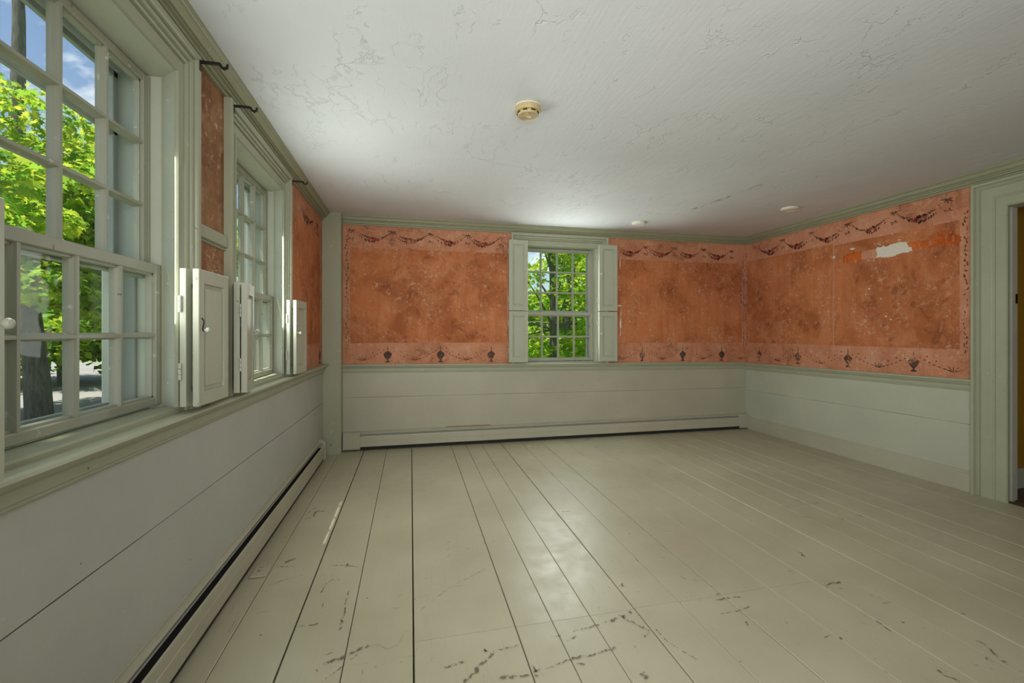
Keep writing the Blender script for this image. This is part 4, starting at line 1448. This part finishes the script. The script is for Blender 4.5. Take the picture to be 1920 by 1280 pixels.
# big maple whose trunk stands in the near window
cl = clump_field(q, ((-9.8, -6.0), (9.2, 13.5), (1.9, 5.6)), 40, (0.6, 1.05)) + [((-6.6, 11.0, 1.9), (0.9, 0.9, 0.4)), ((-5.6, 10.6, 1.6), (0.9, 0.9, 0.45)), ((-5.2, 11.6, 2.4), (0.9, 0.9, 0.45))]
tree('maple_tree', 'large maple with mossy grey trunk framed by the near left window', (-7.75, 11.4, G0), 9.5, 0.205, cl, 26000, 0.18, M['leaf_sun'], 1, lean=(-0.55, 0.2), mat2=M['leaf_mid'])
# nearer maple off to the left reaching boughs across the window
cl = [((-3.7, 4.55, 2.25), (0.42, 0.5, 0.20)), ((-3.9, 5.2, 2.75), (0.55, 0.5, 0.25)), ((-4.4, 5.0, 3.25), (0.6, 0.6, 0.25)), ((-4.8, 5.4, 2.5), (0.5, 0.6, 0.25)), ((-5.0, 4.4, 3.8), (0.7, 0.7, 0.3)), ((-5.2, 6.2, 4.3), (0.5, 0.6, 0.3)), ((-4.9, 7.0, 2.7), (0.6, 0.7, 0.3)), ((-4.6, -1.6, 9.4), (1.5, 1.4, 0.7)), ((-3.4, -1.1, 9.2), (1.1, 1.0, 0.6)), ((-4.2, -0.9, 10.4), (1.2, 0.8, 0.6)), ((-6.4, 2.4, 9.6), (1.2, 1.2, 0.7)), ((-3.2, 0.42, 9.6), (0.75, 0.75, 0.5)), ((-3.3, 0.35, 10.3), (0.7, 0.7, 0.4))]  # clumps high up are out of view, added to block sun at the window
tree('maple_tree', 'near maple whose broad sunlit boughs hang across the near left window', (-6.6, 3.6, G0), 10.5, 0.20, cl, 10000, 0.15, M['leaf_sun'], 2, mat2=M['leaf_mid'])
# the green mass beyond the drive
cl = clump_field(q, ((-15.0, -9.4), (17.0, 20.5), (0.2, 5.5)), 46, (0.9, 1.5))
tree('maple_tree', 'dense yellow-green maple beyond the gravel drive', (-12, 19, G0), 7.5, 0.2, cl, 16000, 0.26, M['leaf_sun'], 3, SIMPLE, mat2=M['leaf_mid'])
cl = clump_field(q, ((-27, -19.5), (12, 25), (0.2, 7.5)), 50, (1.2, 2.0))
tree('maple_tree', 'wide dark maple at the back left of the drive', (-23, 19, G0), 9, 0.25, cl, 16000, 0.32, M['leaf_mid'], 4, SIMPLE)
cl = clump_field(q, ((-5.8, -1.8), (15.5, 22.0), (-0.2, 5.6)), 42, (0.9, 1.4))
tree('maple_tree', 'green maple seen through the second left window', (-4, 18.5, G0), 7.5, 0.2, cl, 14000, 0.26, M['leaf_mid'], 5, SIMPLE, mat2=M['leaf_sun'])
# far window: two maples and the greenery behind them
cl = [((2.0, 10.4, 3.5), (0.9, 0.7, 0.4)), ((3.0, 9.8, 3.5), (0.8, 0.7, 0.4)), ((3.9, 10.2, 3.2), (0.9, 0.8, 0.5)), ((2.4, 9.6, 2.5), (0.6, 0.6, 0.35)), ((3.7, 9.6, 2.3), (0.7, 0.6, 0.35)), ((3.0, 11.0, 4.1), (0.9, 0.7, 0.4)), ((4.2, 9.5, 1.5), (0.6, 0.6, 0.4)), ((2.5, 10.2, 0.9), (0.7, 0.6, 0.4)), ((3.5, 10.3, 0.6), (0.9, 0.6, 0.4)), ((4.3, 10.6, 0.9), (0.7, 0.6, 0.4)), ((1.9, 9.9, 1.3), (0.4, 0.5, 0.35))]
tree('maple_tree', 'maple with slim trunk in the middle of the far window', (3.42, 10.6, G0), 6.5, 0.13, cl, 3000, 0.17, M['leaf_sun'], 6, lean=(0.12, 0), mat2=M['leaf_mid'])
cl = [((4.6, 13.2, 4.3), (1.3, 0.9, 0.6)), ((5.4, 13.5, 3.3), (1.1, 0.9, 0.5)), ((3.7, 13.6, 4.9), (1.0, 0.8, 0.5)), ((4.9, 12.9, 2.2), (1.0, 0.9, 0.5)), ((3.2, 13.4, 1.0), (1.2, 0.9, 0.6)), ((4.7, 13.3, 0.8), (1.2, 0.9, 0.6)), ((5.8, 13.0, 1.4), (1.0, 0.9, 0.6)), ((2.2, 13.2, 1.2), (0.9, 0.9, 0.5))]
tree('maple_tree', 'leaning maple trunk behind, right of centre in the far window', (4.55, 13.2, G0), 7.0, 0.16, cl, 3600, 0.19, M['leaf_mid'], 8, lean=(0.8, 0), mat2=M['leaf_sun'])
cl = clump_field(q, ((2.4, 12.0), (19.0, 24.0), (-0.3, 2.9)), 40, (0.9, 1.5)) + clump_field(q, ((7.5, 13.0), (19.0, 24.0), (2.5, 6.5)), 10, (1.0, 1.5))
tree('maple_tree', 'bright hedge-like maples at the back behind the far window', (7, 21.5, G0), 4.5, 0.2, cl, 15000, 0.28, M['leaf_sun'], 9, SIMPLE, mat2=M['leaf_mid'])
